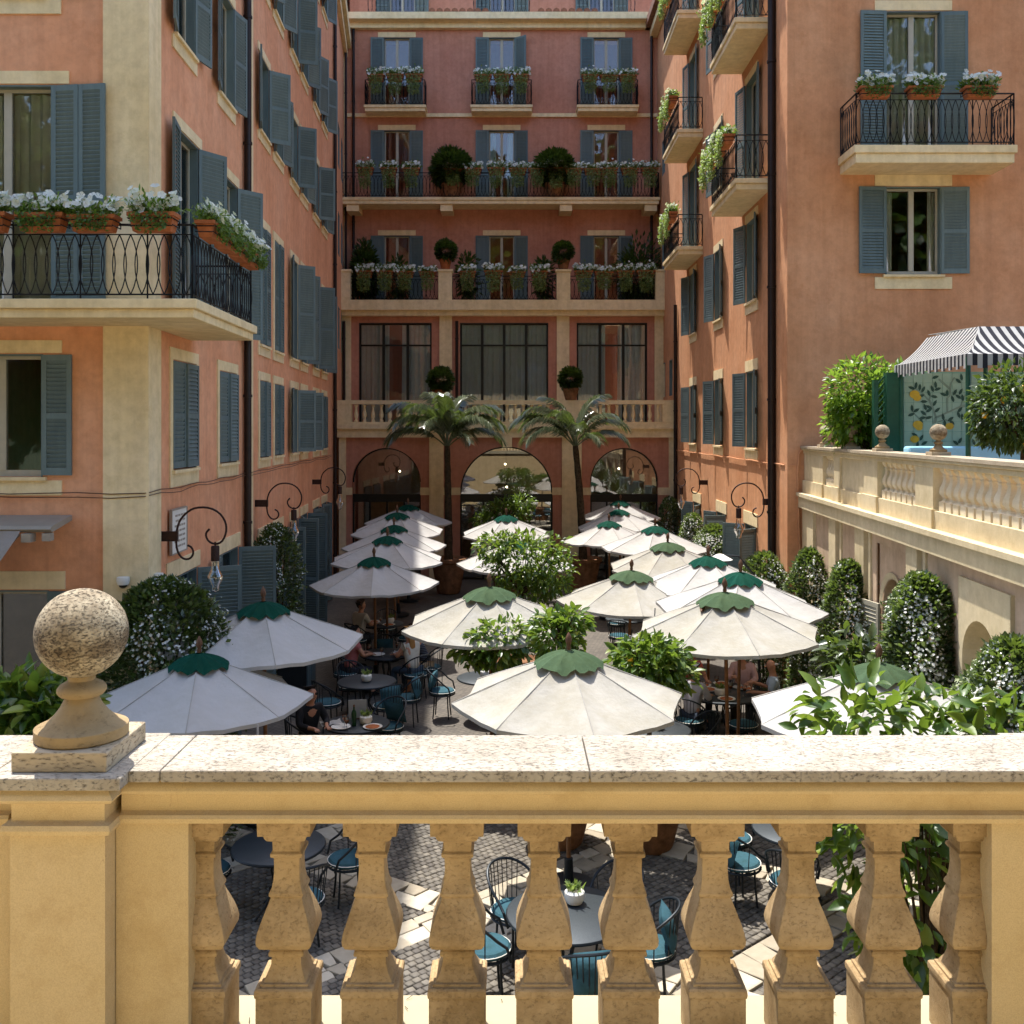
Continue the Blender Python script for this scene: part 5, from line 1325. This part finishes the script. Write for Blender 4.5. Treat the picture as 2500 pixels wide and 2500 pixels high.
TP = thing('tile_mural', 'celadon tile wall painted with a lemon branch, behind the terrace lounge', 'mural')
MB().box(6.42, 9.4, 16.2, 16.3, 3.98, 6.24).build('backing', 'grout', TP)
tile = MB().box(0, .154, -.012, 0, 0, .154); tme = tile.mesh('tile', 'tile')
for i in range(18):
    for j in range(9):
        mk('tile', tme, TP, (6.45 + .16 * i, 16.2, 4.78 + .16 * j))
def on(px, py): p = P(px, py, 16.18); return Vector((p.x, 16.184, p.z))
def Z(zx, zy): return on(2180 + zx * .176, 780 + zy * .176)     # from an enlargement of the mural
br = MB()
for line, r in (([(580, 1430), (600, 1360), (760, 1290), (930, 1210), (1100, 1180), (1220, 1140)], .028), ([(600, 1370), (545, 1200), (505, 1120), (520, 1060)], .014), ([(505, 1130), (440, 1060), (390, 1000), (310, 950)], .01), ([(755, 1290), (755, 1090), (790, 1060), (800, 900), (850, 810)], .016), ([(790, 960), (640, 830)], .012), ([(940, 1200), (970, 1120), (1010, 1040)], .01), ([(620, 1420), (720, 1390), (800, 1410)], .01), ([(370, 1380), (290, 1300), (270, 1230)], .008), ([(460, 1400), (460, 1300), (420, 1290)], .008)):
    q = [Z(*p) for p in line]; br.loft([[(p.x - r, p.y, p.z - r), (p.x - r, p.y - .004, p.z), (p.x + r, p.y - .004, p.z + r), (p.x + r, p.y, p.z)] for p in q])
br.build('painted_branch', 'tilebranch', TP)
lf = MB(); le = MB()
def leafp(zx, zy, a, s=.062):
    c = Z(zx, zy); c.y -= (zx * 7 + zy * 3) % 17 * 1.1e-4; ca, sa = math.cos(R(a)), math.sin(R(a)); out = []
    for u, v in ((-1, 0), (-.4, .38), (.35, .36), (1, 0), (.35, -.36), (-.4, -.38)): out.append((c.x + (u * ca - v * sa) * s, c.y - .006, c.z + (u * sa + v * ca) * s))
    lf.add(out, [(0, 1, 2, 3, 4, 5)])
for q in ((260, 950, 160), (320, 915, 80), (372, 940, 85), (420, 970, 60), (390, 1060, 20), (497, 1020, 110), (592, 905, 95), (545, 960, 110), (620, 965, 20), (570, 1070, 170), (430, 1138, 0), (580, 1160, 60), (445, 1215, 110), (500, 1215, 150), (615, 1255, 40), (500, 1260, 30), (420, 1295, 140), (410, 1365, 10), (497, 1360, 15), (390, 1410, 100), (265, 1230, 95), (325, 1260, 30), (255, 1320, 20), (750, 1020, 90), (700, 1040, 160), (860, 1010, 60), (828, 1100, 110), (905, 1070, 145), (965, 1085, 100), (905, 850, 140), (950, 800, 100), (590, 800, 20), (695, 1350, 100), (718, 1440, 95), (800, 1380, 35), (815, 1425, 140), (940, 1000, 60), (910, 1320, 110), (960, 1350, 95), (655, 1470, 140), (300, 1600, 150), (395, 1640, 60), (435, 1715, 30), (340, 1740, 80), (930, 1250, 50), (1090, 1060, 30), (1090, 1390, 130), (870, 1710, 140), (930, 1680, 60), (1120, 1700, 110), (1430, 1680, 100), (1400, 1740, 30), (1560, 1700, 60), (1620, 1590, 120)): leafp(*q)
lf.build('painted_leaves', 'tileleaf', TP)
for zx, zy, s in ((300, 1040, .085), (335, 1085, .07), (345, 1460, .085), (360, 1500, .06), (300, 1660, .075), (785, 1480, .07), (1210, 1330, .05)):
    c = Z(zx, zy); yy_ = c.y - .008 - zx * 4e-6; le.add([(c.x + s * math.cos(k * PI / 6), yy_, c.z + s * .8 * math.sin(k * PI / 6)) for k in range(12)], [tuple(range(12))])
le.build('painted_lemons', 'tilelemon', TP)
TR = thing('green_trellis', 'dark green wooden trellis and broad post beside the mural', 'trellis')
MB().box(6.12, 6.4, 16.05, 16.2, 3.98, 6.22).build('post', 'greenwood', TR)
MB().box(5.93, 6.0, 16.1, 16.2, 3.98, 6.1).build('post', 'greenwood', TR)
for k in range(20):
    z0 = 4.0 + .11 * k; m = Matrix.Translation((6.06, 16.16, z0)) @ Matrix.Rotation(R(-50), 4, 'Y')
    MB().box(-.14, .14, -.008, .008, -.011, .011, m).build('slat', 'greenwood', TR)
SF = thing('blue_sofa', 'pale blue upholstered sofa behind the terrace rail', 'sofa', (6.6, 14.6, 3.98))
bevel(MB().box(-.75, 1.6, -.12, .12, .12, 1.06).build('back', 'sofa', SF), .04, 3); bevel(MB().box(-.75, 1.6, .12, .75, .12, .42).build('seat', 'sofa', SF), .04, 3)
for x in (-.65, 1.5):
    for y in (-.05, .65): MB().box(x - .03, x + .03, y - .03, y + .03, 0, .12).build('leg', 'wooddark', SF)
# ================================================================ tables and chairs
def chair_meshes():
    out = {}
    leg = MB().tube([(0, 0, .44), (.01, .0, .22), (.035, 0, 0)], .0125, 6)
    out['leg'] = leg.mesh('leg', 'chair')
    mb = MB(); mb.tube([(.235 * math.cos(a), .235 * math.sin(a), .44) for a in [2 * PI * k / 24 for k in range(24)]], .013, 6, True)
    for k in range(-4, 5):
        x = k * .05; h = math.sqrt(.235 ** 2 - x * x); mb.tube([(x, -h, .44), (x, h, .44)], .005, 4)
    out['seat'] = mb.mesh('seat', 'chair')
    arc = []
    for k in range(19):
        a = R(-15 + 210 * k / 18)          # hoop round the back, arms low in front
        t = abs(k - 9) / 9
        arc.append((.27 * math.cos(a), -.27 * math.sin(a) * 1.02, .66 + .24 * (1 - t ** 2.2)))
    front = [(.25, .2, .46), (.27, .14, .6)]
    pts = [(.25, .2, .46), (.275, .16, .6)] + arc + [(-.275, .16, .6), (-.25, .2, .46)]
    out['back_hoop'] = MB().tube(pts, .014, 7).mesh('back_hoop', 'chair', True)
    mb = MB()
    for k in range(5, 14):
        p = Vector(arc[k]); b = Vector((p.x * .82, p.y * .85, .44)); mb.tube([b, p], .006, 4)
    for k in (2, 16):
        p = Vector(arc[k]); mb.tube([Vector((p.x * .85, p.y * .85, .44)), p], .006, 4)
    out['spindles'] = mb.mesh('spindles', 'chair')
    mb = MB(); mb.lathe([(.0, .45), (.21, .452), (.235, .47), (.235, .49), (.21, .515), (.0, .525)], 20)
    out['cushion'] = mb.mesh('cushion', 'teal', True)
    mb = MB(); mb.tube([(.237 * math.cos(a), .237 * math.sin(a), .492) for a in [2 * PI * k / 24 for k in range(24)]], .005, 4, True)
    out['piping'] = mb.mesh('piping', 'white')
    mb = MB(); n = 8; rows = []
    for i in range(n + 1):
        row = []
        for j in range(n + 1):
            u, v = i / n * 2 - 1, j / n * 2 - 1; th = .07 * (1 - u ** 4) * (1 - v ** 4)
            row.append((u * .2, v * .17, th))
        rows.append(row)
    mb.loft(rows, False, False); mb.loft([[(x, y, -z * .8) for x, y, z in r] for r in rows], False, False)
    m = Matrix.Translation((0, -.16, .68)) @ Matrix.Rotation(R(72), 4, 'X'); mb.v = [tuple(m @ Vector(p)) for p in mb.v]
    out['pillow'] = mb.mesh('pillow', 'teal', True)
    return out
CH = chair_meshes()
def chair(x, y, face, label, pillow=False, cushion=True):
    t = thing('iron_chair', label, 'chair', (x, y, 0), R(face), 'black iron chairs with teal cushions')
    for a in (45, 135, 225, 315): mk('leg', CH['leg'], t, (.17 * math.cos(R(a)), .17 * math.sin(R(a)), 0), R(a))
    mk('seat', CH['seat'], t); mk('back_hoop', CH['back_hoop'], t); stuff(mk('spindles', CH['spindles'], t))
    if cushion:
        c = mk('cushion', CH['cushion'], t); mk('piping', CH['piping'], c)
    if pillow: mk('pillow', CH['pillow'], t)
    return t
TABM = {}
def table(x, y, r, label):
    t = thing('bistro_table', label, 'table', (x, y, 0), 0, 'round iron tables')
    if r not in TABM:
        TABM[r] = (MB().lathe([(r * .98, .715), (r, .72), (r, .748), (r * .985, .753), (.001, .7535)], 40).mesh('tabletop', 'mesh', True), MB().tube([((r - .005) * math.cos(2*PI*k/40), (r - .005) * math.sin(2*PI*k/40), .735) for k in range(40)], .016, 6, True).mesh('rim', 'chair', True),
                   MB().tube([(0.05, 0, .71), (.09, 0, .5), (.05, 0, .35), (.16, 0, .14), (.3, 0, .015)], .014, 6).mesh('leg', 'chair', True))
    a, b, c = TABM[r]
    mk('tabletop', a, t); mk('rim', b, t)
    for k in range(4): mk('leg', c, t, (0, 0, 0), R(45 + 90 * k))
    return t
def around(tx, ty, r, spec, where):
    """spec: list of (bearing from table centre in degrees, phrase, pillow)"""
    for a, ph, pil in spec:
        x, y = tx + (r + .27) * math.cos(R(a)), ty + (r + .27) * math.sin(R(a))
        chair(x, y, a + 90, f'black iron chair {ph} {where}', pil)

table(.52, 9.25, .57, 'round mesh-topped iron table straight below the balustrade')
around(.52, 9.25, .5, [(130, 'with arched back facing us at', False), (48, 'half hidden behind the far baluster at', False), (-8, 'seen from its back on the right of', True), (-80, 'with bright cushion nearest the balustrade at', True), (188, 'empty and cushionless to the left of', False)], 'the table under the balustrade')
table(3.25, 11.2, .5, 'round table in the gap beside the citrus shrub')
around(3.25, 11.2, .5, [(200, 'with bright blue pillow left of', True), (150, 'set farther back at', True), (250, 'with slatted shade nearer us at', False)], 'the table beside the citrus shrub')
table(-2.55, 10.75, .5, 'dark table in deep shade seen between the first balusters')
around(-2.55, 10.75, .5, [(20, 'with white napkin on its pillow at', True), (-60, 'nearest the wall below us at', False), (180, 'tucked against the hedge side of', True), (95, 'on the courtyard side of', False)], 'the deep-shade table')
table(-2.4, 15.2, .5, 'table laid with bottle and plates in front of the woman in black')
around(-2.4, 15.2, .55, [(190, 'occupied by the woman in black at', False), (60, 'with dark cushion behind', True)], 'the table with the bottle')
table(-2.62, 17.75, .52, 'bare dark table carrying one white bowl')
around(-2.62, 17.75, .5, [(215, 'with plump blue seat pad left of', False), (-55, 'with double pillows right of', True), (-10, 'standing sideways at', True), (120, 'behind', False)], 'the table with the single bowl')
table(-2.55, 19.9, .52, 'table of the three casual guests under the half shaded parasol')
around(-2.55, 19.9, .62, [(215, 'of the pink-topped guest at', False), (-2, 'of the guest in stripes at', False), (-42, 'of the long-haired guest at', False), (100, 'empty on the far side of', True)], 'the three guests\' table')
table(-3.05, 23.0, .5, 'cluttered table behind the three guests')
around(-3.05, 23.0, .5, [(230, 'left of', False), (-30, 'right of', False), (90, 'behind', False)], 'the cluttered table')
table(-.5, 18.0, .5, 'table half hidden by lemon leaves in the sun')
around(-.5, 18.0, .52, [(175, 'with blue pillow standing in sun beside', True), (60, 'with turquoise throw behind', True), (-70, 'in front of', False)], 'the half hidden sunny table')
table(3.6, 17.0, .72, 'large table laid for the lunch party')
around(3.6, 17.0, .72, [(228, 'of the dark-haired guest at', False), (115, 'of the guest in coral at', False), (52, 'of the guest in the loose pink shirt at', False), (-14, 'of the grey-haired guest at', False), (-80, 'empty, with napkin over its back at', False)], 'the lunch table')
table(2.2, 14.9, .5, 'empty table in front of the lunch party')
around(2.2, 14.9, .52, [(-100, 'with dark pillow nearest us at', True), (175, 'left of', True), (20, 'right of', False)], 'the empty table before the lunch party')
table(2.75, 23.6, .5, 'shaded table under the farther cream parasol')
around(2.75, 23.6, .5, [(250, 'left of', False), (-40, 'right of', False), (100, 'behind', False)], 'the table under the farther cream parasol')

# ---------------------------------------------------------------- things on the tables
BOWL = MB().lathe([(.05, 0), (.075, .01), (.1, .06), (.095, .11), (.07, .13), (.065, .12), (.08, .06)], 20).mesh('bowl', 'white', True)
g = np.random.default_rng(5); pp = np.stack([g.normal(0, .03, 60), g.normal(0, .03, 60), np.full(60, .12)], 1); dd = np.stack([g.normal(0, .5, 60), g.normal(0, .5, 60), np.full(60, 1.0)], 1)
SUC = leaf_mesh('plant', pp, dd, .1, 'leaf_trail', 3, .22, .2, .0, .2)
def bowl(x, y, label):
    t = thing('plant_bowl', label, 'plant pot', (x, y, .756), 0, 'white plant bowls on the tables'); mk('bowl', BOWL, t); mk('plant', SUC, t)
bowl(.6, 9.42, 'white bowl with a spiky succulent on the table below the balustrade'); bowl(-2.62, 17.7, 'white round bowl alone on the bare dark table'); bowl(-2.25, 15.15, 'white plant bowl beside the wine bottle'); bowl(3.55, 16.75, 'plant bowl at the centre of the lunch table'); bowl(-2.85, 23.0, 'white bowl on the cluttered far table')
PLATE = MB().lathe([(.06, 0), (.12, .008), (.15, .02), (.148, .024), (.1, .012), (.001, .01)], 24).mesh('rim', 'white', True)
FOOD = MB().lathe([(.1, .012), (.11, .02), (.07, .035), (.001, .04)], 14).mesh('food', 'terracotta', True)
def plate(x, y, label, food=True):
    t = thing('dinner_plate', label, 'plate', (x, y, .756), 0, 'plates on the tables'); mk('rim', PLATE, t)
    if food: mk('food', FOOD, t)
for k, (a, r, ph) in enumerate(((20, .5, 'before the grey-haired guest'), (75, .5, 'before the guest in the loose pink shirt'), (120, .45, 'before the guest in coral'), (165, .52, 'at the lemon tree side'), (215, .48, 'before the dark-haired guest'), (150, .2, 'in the middle'), (270, .5, 'at the empty place'))):
    plate(3.6 + r * math.cos(R(a)), 17 + r * math.sin(R(a)), f'filled plate {ph} on the lunch table')
plate(-2.12, 14.95, 'plate of food at the balustrade side of the bottle table'); plate(-2.6, 14.95, 'empty plate before the woman in black', False); plate(-2.7, 19.75, 'plate beside the parasol pole of the three guests', False)
bt = thing('wine_bottle', 'green glass bottle standing on the table of the woman in black', 'bottle', (-2.42, 15.05, .756)); MB().lathe([(.036, 0), (.038, .02), (.038, .19), (.03, .22), (.014, .25), (.013, .31)], 16).build('body', simple('bottle_green', '1d3f22', .15, .05), bt, smooth=True); MB().lathe([(.016, .29), (.016, .32), (.001, .322)], 12).build('cork', 'wood', bt)
mn = thing('menu_stand', 'upright cream menu card behind the bottle', 'menu', (-2.42, 15.4, .756), R(8)); MB().box(-.14, .14, -.004, .004, .02, .3).build('card', 'canopy', mn); MB().box(-.07, .07, -.03, .03, 0, .02).build('stand', 'wooddark', mn)
def napkin(x, y, label, s=.13):
    gg = random.Random(int(x * 100)); mb = MB(); n = 6; rows = [[((i / n - .5) * s * 2, (j / n - .5) * s * 1.6, .008 + .05 * abs(math.sin(i * 1.7 + j * 2.3)) * gg.random()) for j in range(n + 1)] for i in range(n + 1)]
    mb.loft(rows, False, False); tag(mb.build('napkin', 'canopy', None, (x, y, .757), gg.random() * 3, True), label, 'napkin', 'white napkins')
napkin(-2.78, 15.12, 'crumpled white napkin in front of the woman in black', .16); napkin(-2.3, 19.9, 'white napkin at the edge of the three guests\' table'); napkin(4.0, 17.2, 'white napkin beside the grey-haired guest\'s plate'); napkin(-3.2, 22.9, 'white napkin on the cluttered far table')
def glass(x, y, label):
    t = thing('wine_glass', label, 'glass', (x, y, .756), 0, 'glasses on the tables'); MB().lathe([(.035, 0), (.035, .004), (.006, .01), (.005, .08), (.03, .11), (.038, .15), (.033, .19)], 14, caps=False).build('bowl', 'bulb', t, smooth=True); MB().lathe([(.003, .085), (.027, .11), (.033, .135), (.001, .136)], 12).build('drink', 'terracotta', t)
glass(-2.55, 14.98, 'stemmed glass left of the bottle'); glass(-2.5, 14.85, 'stemmed glass nearest the balustrade on the bottle table'); glass(3.75, 16.85, 'stemmed glass beside the bowl on the lunch table'); glass(3.3, 16.9, 'stemmed glass before the dark-haired guest'); glass(-2.9, 19.9, 'tumbler near the pink-topped guest')

plate(-3.25, 23.1, 'plate at the wall side of the cluttered far table'); plate(-2.85, 22.75, 'plate nearest us on the cluttered far table'); glass(-3.05, 22.8, 'stemmed glass on the cluttered far table'); glass(-2.35, 20.1, 'tumbler before the guest in stripes'); glass(-2.6, 19.6, 'stemmed glass nearest the long-haired guest'); glass(3.95, 16.7, 'stemmed glass before the grey-haired guest'); glass(3.6, 17.3, 'stemmed glass across the lunch table'); napkin(3.15, 16.6, 'folded napkin at the dark-haired guest\'s elbow'); bowl(3.2, 11.25, 'white bowl on the table beside the citrus shrub'); bowl(2.2, 14.9, 'white succulent bowl on the empty table'); bowl(-.5, 18.0, 'white bowl on the half hidden sunny table'); bowl(2.75, 23.6, 'white bowl on the table under the farther cream parasol')
# waiter's console by the wall and slender garden lamp
co = thing('service_console', 'dark sideboard with a pale marble top by the shuttered wall', 'sideboard', (-4.2, 19.2, 0), L2.rz)
bevel(MB().box(-.62, .62, -.3, .3, .9, .95).build('top', 'terrwall', co), .008); MB().box(-.58, .58, -.27, .27, .06, .9).build('cabinet', 'chair', co)
MB().box(-.45, .45, -.28, -.1, .95, 1.35).build('rack', 'steel', co)
for x in (-.29, .29): MB().box(x - .26, x + .26, .272, .285, .12, .84).build('door', 'bluedark', co)
gl = thing('garden_lamp', 'slim arched garden lamp with a flat white shade by the jasmine', 'lamp', (4.75, 18.9, 0)); MB().tube([(0, 0, 0), (0, 0, 1.9), (-.1, 0, 2.5), (-.4, 0, 2.85), (-.75, 0, 2.86)], .022, 8).build('stem', 'chair', gl, smooth=True); MB().lathe([(.001, 2.9), (.06, 2.89), (.24, 2.79), (.22, 2.785), (.05, 2.83)], 20, (-.75, 0, 0)).build('shade', 'white', gl, smooth=True)
brd = thing('small_bird', 'little dark bird perched on the parasol over the lunch party', 'bird', ((1715 - 1250) / FPX * 13.7, 13.72, 2.735), R(70)); mb = MB(); mb.loft([[(x, r * math.cos(2*PI*j/8) , z + r * math.sin(2*PI*j/8)) for j in range(8)] for x, r, z in ((-.1, .008, .03), (-.05, .018, .04), (0, .035, .055), (.03, .035, .075), (.05, .024, .1), (.07, .022, .115), (.085, .012, .118), (.1, .002, .115))]); mb.build('body', 'wooddark', brd, smooth=True); MB().tube([(0, .01, 0), (0, .01, .03)], .003, 4).build('leg', 'wooddark', brd); MB().tube([(0, -.01, 0), (0, -.01, .03)], .003, 4).build('leg', 'wooddark', brd)

# ================================================================ people
def skinned(name, verts, edges, rad, mat, parent=None, loc=(0, 0, 0), rz=0, sub=2):
    me = bpy.data.meshes.new(name); me.from_pydata(verts, edges, []); me.materials.append(M[mat] if isinstance(mat, str) else mat)
    o = mk(name, me, parent, loc, rz)
    sk = o.modifiers.new('skin', 'SKIN'); sk.use_smooth_shade = True
    if not me.skin_vertices: return o
    for i, r in enumerate(rad):
        d = me.skin_vertices[0].data[i]; d.radius = r if isinstance(r, tuple) else (r, r); d.use_root = (i == 0)
    s = o.modifiers.new('sub', 'SUBSURF'); s.levels = 1; s.render_levels = sub
    return o
MP = {}
def pm(c, r=.8):
    if c not in MP: MP[c] = simple('cloth_' + c, c, r, .12, 8)
    return MP[c]
SKIN_ = simple('skin', 'b98467', .5, .06, 10)
def person(x, y, face, label, shirt, trousers, hair, haircol, lean=.08, sleeves=.5, arm=0, turn=0, glasses=False, legs_bare=False, z=0):
    verts, edges, rad = [], [], []
    def v(p, r, parent=None):
        verts.append(p); rad.append(r); i = len(verts) - 1
        if parent is not None: edges.append((parent, i))
        return i
    L = lean
    pel = v((0, 0, .53), (.135, .11)); sp = v((0, L * .3, .74), (.125, .095), pel); chs = v((0, L * .7, .95), (.15, .105), sp); nb = v((0, L, 1.08), (.075, .065), chs)
    nk = v((0, L + .015, 1.14), .05, nb); hd0 = v((0, L + .03, 1.2), (.065, .075), nk); hd = v((0, L + .04, 1.28), (.077, .092), hd0); ht = v((0, L + .03, 1.355), (.055, .065), hd)
    v((.0, L + .135, 1.255), .012, hd)
    for s in (-1, 1): v((s * .082, L + .03, 1.255), .016, hd)
    limb = {}
    for s in (-1, 1):
        sh = v((s * .17, L * .85, 1.03), .055, chs); el = v((s * .235, L + .08 + arm * .02 * s, .83), .043, sh)
        wr = v((s * .12, L * .6 + .32, .815 + (.1 if arm and s > 0 else 0)), .028, el); pa = v((s * .1, L * .6 + .385, .81 + (.12 if arm and s > 0 else 0)), (.036, .018), wr)
        for f in range(4):
            k = v((s * (.1 + (f - 1.5) * .02), L * .6 + .435, .805 + (.12 if arm and s > 0 else 0)), .009, pa); v((s * (.1 + (f - 1.5) * .021), L * .6 + .47 - .006 * abs(f - 1.3), .79 + (.12 if arm and s > 0 else 0)), .0075, k)
        k = v((s * .062, L * .6 + .37, .81), .0095, pa); v((s * .045, L * .6 + .405, .8), .008, k)
        hp = v((s * .095, .02, .52), .09, pel); kn = v((s * .13, .43, .53), .06, hp); an = v((s * .13, .4, .1), .042, kn); v((s * .14, .53, .045), .035, an)
        limb[s] = (sh, el, wr, hp, kn, an)
    t = skinned('person', verts, edges, rad, SKIN_, None, (x, y, z), R(face - 90))
    tag(t, label, 'person')
    # clothes follow the same joints, a little fuller
    def cloth(name, ids, fat, mat):
        idx = {i: k for k, i in enumerate(ids)}
        vs = [verts[i] for i in ids]; es = [(idx[a], idx[b]) for a, b in edges if a in idx and b in idx]
        rr = [tuple(q + fat for q in rad[i]) if isinstance(rad[i], tuple) else rad[i] + fat for i in ids]
        return vs, es, rr
    ids = [pel, sp, chs, nb] + [limb[s][0] for s in (-1, 1)]
    vs, es, rr = cloth('shirt', ids, .026, shirt)
    rr[3] = (.075, .07); vs[3] = (0, L * .98, 1.09)
    if sleeves:
        for s in (-1, 1):
            sh, el, wr = limb[s][:3]; i0 = ids.index(sh)
            e = Vector(verts[sh]).lerp(Vector(verts[el]), min(1, sleeves)); vs.append(tuple(e)); rr.append(.058); es.append((i0, len(vs) - 1))
            if sleeves > 1: e2 = Vector(verts[el]).lerp(Vector(verts[wr]), sleeves - 1); vs.append(tuple(e2)); rr.append(.042); es.append((len(vs) - 2, len(vs) - 1))
    skinned('shirt', vs, es, rr, shirt if not isinstance(shirt, str) else pm(shirt), t)
    ids = [pel] + [limb[s][k] for s in (-1, 1) for k in ((3, 4) if legs_bare else (3, 4, 5))]
    vs, es, rr = cloth('trousers', ids, .012, trousers); skinned('trousers', vs, es, rr, pm(trousers), t)
    # hair
    hv = [(0, L + .015, 1.30), (0, L + .0, 1.365), (0, L - .04, 1.27)]; hr = [(.084, .08), (.07, .075), (.075, .06)]; he = [(0, 1), (0, 2)]
    if hair == 'long':
        hv += [(0, L - .07, 1.14), (0, L - .09, .98), (0, L - .08, .88)]; hr += [(.08, .045), (.085, .04), (.05, .025)]; he += [(2, 3), (3, 4), (4, 5)]
    if hair == 'bald': hv = [(0, L - .03, 1.26), (0, L - .03, 1.31)]; hr = [(.08, .065), (.075, .06)]; he = [(0, 1)]
    skinned('hair', hv, he, hr, pm(haircol, .6), t)
    fc = MB()
    for s in (-1, 1): fc.sphere((s * .03, L + .122, 1.285), .011, 8, 6)
    fc.build('eyes', 'steel', t)
    if glasses:
        mb = MB()
        for s in (-1, 1): mb.sphere((s * .036, L + .13, 1.285), .03, 10, 6, (1, .3, .8))
        mb.tube([(-.07, L + .11, 1.29), (-.085, L + .03, 1.285)], .004, 4); mb.tube([(.07, L + .11, 1.29), (.085, L + .03, 1.285)], .004, 4); mb.build('sunglasses', 'steel', t)
    MB().tube([(-.022, L + .125, 1.222), (0, L + .13, 1.22), (.022, L + .125, 1.222)], .005, 5).build('mouth', 'terracotta_old', t)
    for s in (-1, 1): MB().loft([[(s * .135 + a * .04, .38 + yy, zz) for a, zz in ((-1, 0), (1, 0), (1, h), (-1, h))] for yy, h in ((0, .08), (.1, .075), (.2, .03))]).build('shoe', 'chair', t)
    return t
def seat_at(tx, ty, r, a): return tx + (r + .2) * math.cos(R(a)), ty + (r + .2) * math.sin(R(a)), a + 180
def stripes():
    k = NT('striped_knit'); w_ = k.n('TexWave', wave_type='BANDS', bands_direction='Z'); w_.inputs['Scale'].default_value = 9; k.l(k.coord(), w_.inputs[0])
    return k.done(k.ramp(w_.outputs[0], [(.45, '1b2230'), (.6, '5f6672')]), .85)
STR = stripes()
x, y, f = seat_at(-2.4, 15.2, .55, 190); person(x, y, f - 60, 'person in black with sunglasses seated beside the near shaded parasol', '17171a', '17171a', 'long', '1a1512', .1, 1.8, glasses=True)
x, y, f = seat_at(-2.55, 19.9, .62, 215); person(x, y, f, 'person with dark hair in a pink top, seen from behind by the parasol pole', 'b0635e', '2c2c33', 'long', '17110e', .12, .5)
x, y, f = seat_at(-2.55, 19.9, .62, -2); person(x, y, f + 25, 'person in a dark striped sleeveless top bending over the table', STR, 'b59a78', 'short', '6b4a30', .26, 0, legs_bare=True)
x, y, f = seat_at(-2.55, 19.9, .62, -42); person(x, y, f, 'person with long fair hair seated with their back to us', 'c9c4b4', '3a4a58', 'long', 'a2753f', .12, .4)
x, y, f = seat_at(3.6, 17.0, .72, 228); person(x, y, f, 'person with short dark hair in a grey shirt, back to us at the lunch table', 'a9a4a6', '28313f', 'short', '17130f', .08, 1.3)
x, y, f = seat_at(3.6, 17.0, .72, 115); person(x, y, f, 'person in a coral top across the lunch table beside the lemon leaves', 'cf6a5e', '3c3c40', 'short', '3a2a1e', .08, .6)
x, y, f = seat_at(3.6, 17.0, .72, 52); person(x, y, f + 20, 'person in a loose pale pink shirt behind the parasol poles', 'd2a9a2', '4a4440', 'bald', '6a5a4a', .06, 1.7, 1)
x, y, f = seat_at(3.6, 17.0, .72, -14); person(x, y, f, 'grey-haired person in a light blue shirt in profile at the lunch table', 'a9b8c6', '3a3d44', 'bald', 'a8a29a', .03, .9, 1)
x, y, f = seat_at(-3.05, 23.0, .5, 230); person(x, y, f, 'person in a pale shirt at the cluttered far table', 'c2b9a8', '33363c', 'short', '3a2a1e', .06, .8)

# ================================================================ hillside garden behind the camera, seen in the window glass
struct(MB().add([(-60, -9.5, 3.4), (60, -9.5, 3.4), (60, -14, 8), (-60, -14, 8), (60, -55, 24), (-60, -55, 24)], [(0, 1, 2, 3), (3, 2, 4, 5)]).build('garden_hill', 'leaf_dark'))
p, d = blob_points(5200, (0, 0, 6.2), (4.2, 4.2, 4.6), 91, .35, 12, .5)
TCR = leaf_mesh('crown', p, d, .85, 'leaf_dark', 9, .5, .2, .3, .6, True)
mb = MB(); branchy(mb, (0, 0, -1), (0, 0, 3.2), (0, 0, 6.2), (4, 4, 4), 10, 5, .3); TTR = mb.mesh('trunk', 'bark')
for k, (x, y, z, s, lab) in enumerate(((-19, -14, 7, 1.2, 'dark evergreen at the end of the garden bank'), (-11, -17, 9, 1.5, 'tall evergreen second along the garden bank'), (-3, -15, 8, 1.25, 'evergreen directly behind the terrace'), (4.5, -18, 9.5, 1.6, 'tall evergreen above the terrace steps'), (12, -15, 8, 1.3, 'evergreen near the side terrace end'), (20, -17, 9, 1.5, 'tall evergreen at the far end of the bank'), (-7, -26, 13, 1.7, 'evergreen high on the slope'), (9, -27, 13, 1.8, 'highest evergreen on the slope'))):
    t = thing('evergreen_tree', lab, 'tree', (x, y, z), k * 1.3, 'evergreens on the garden bank'); t.scale = (s, s, s); mk('crown', TCR, t); mk('trunk', TTR, t)
# names of leaf masses that nobody could count
for o in bpy.data.objects:
    n = o.name.split('.')[0]
    if o.parent is not None and n in ('foliage', 'flowers', 'leaves', 'trailing_leaves', 'crown', 'plant', 'painted_leaves', 'painted_lemons', 'painted_branch', 'print', 'black_stripes', 'white_cloth'): o['kind'] = 'stuff'
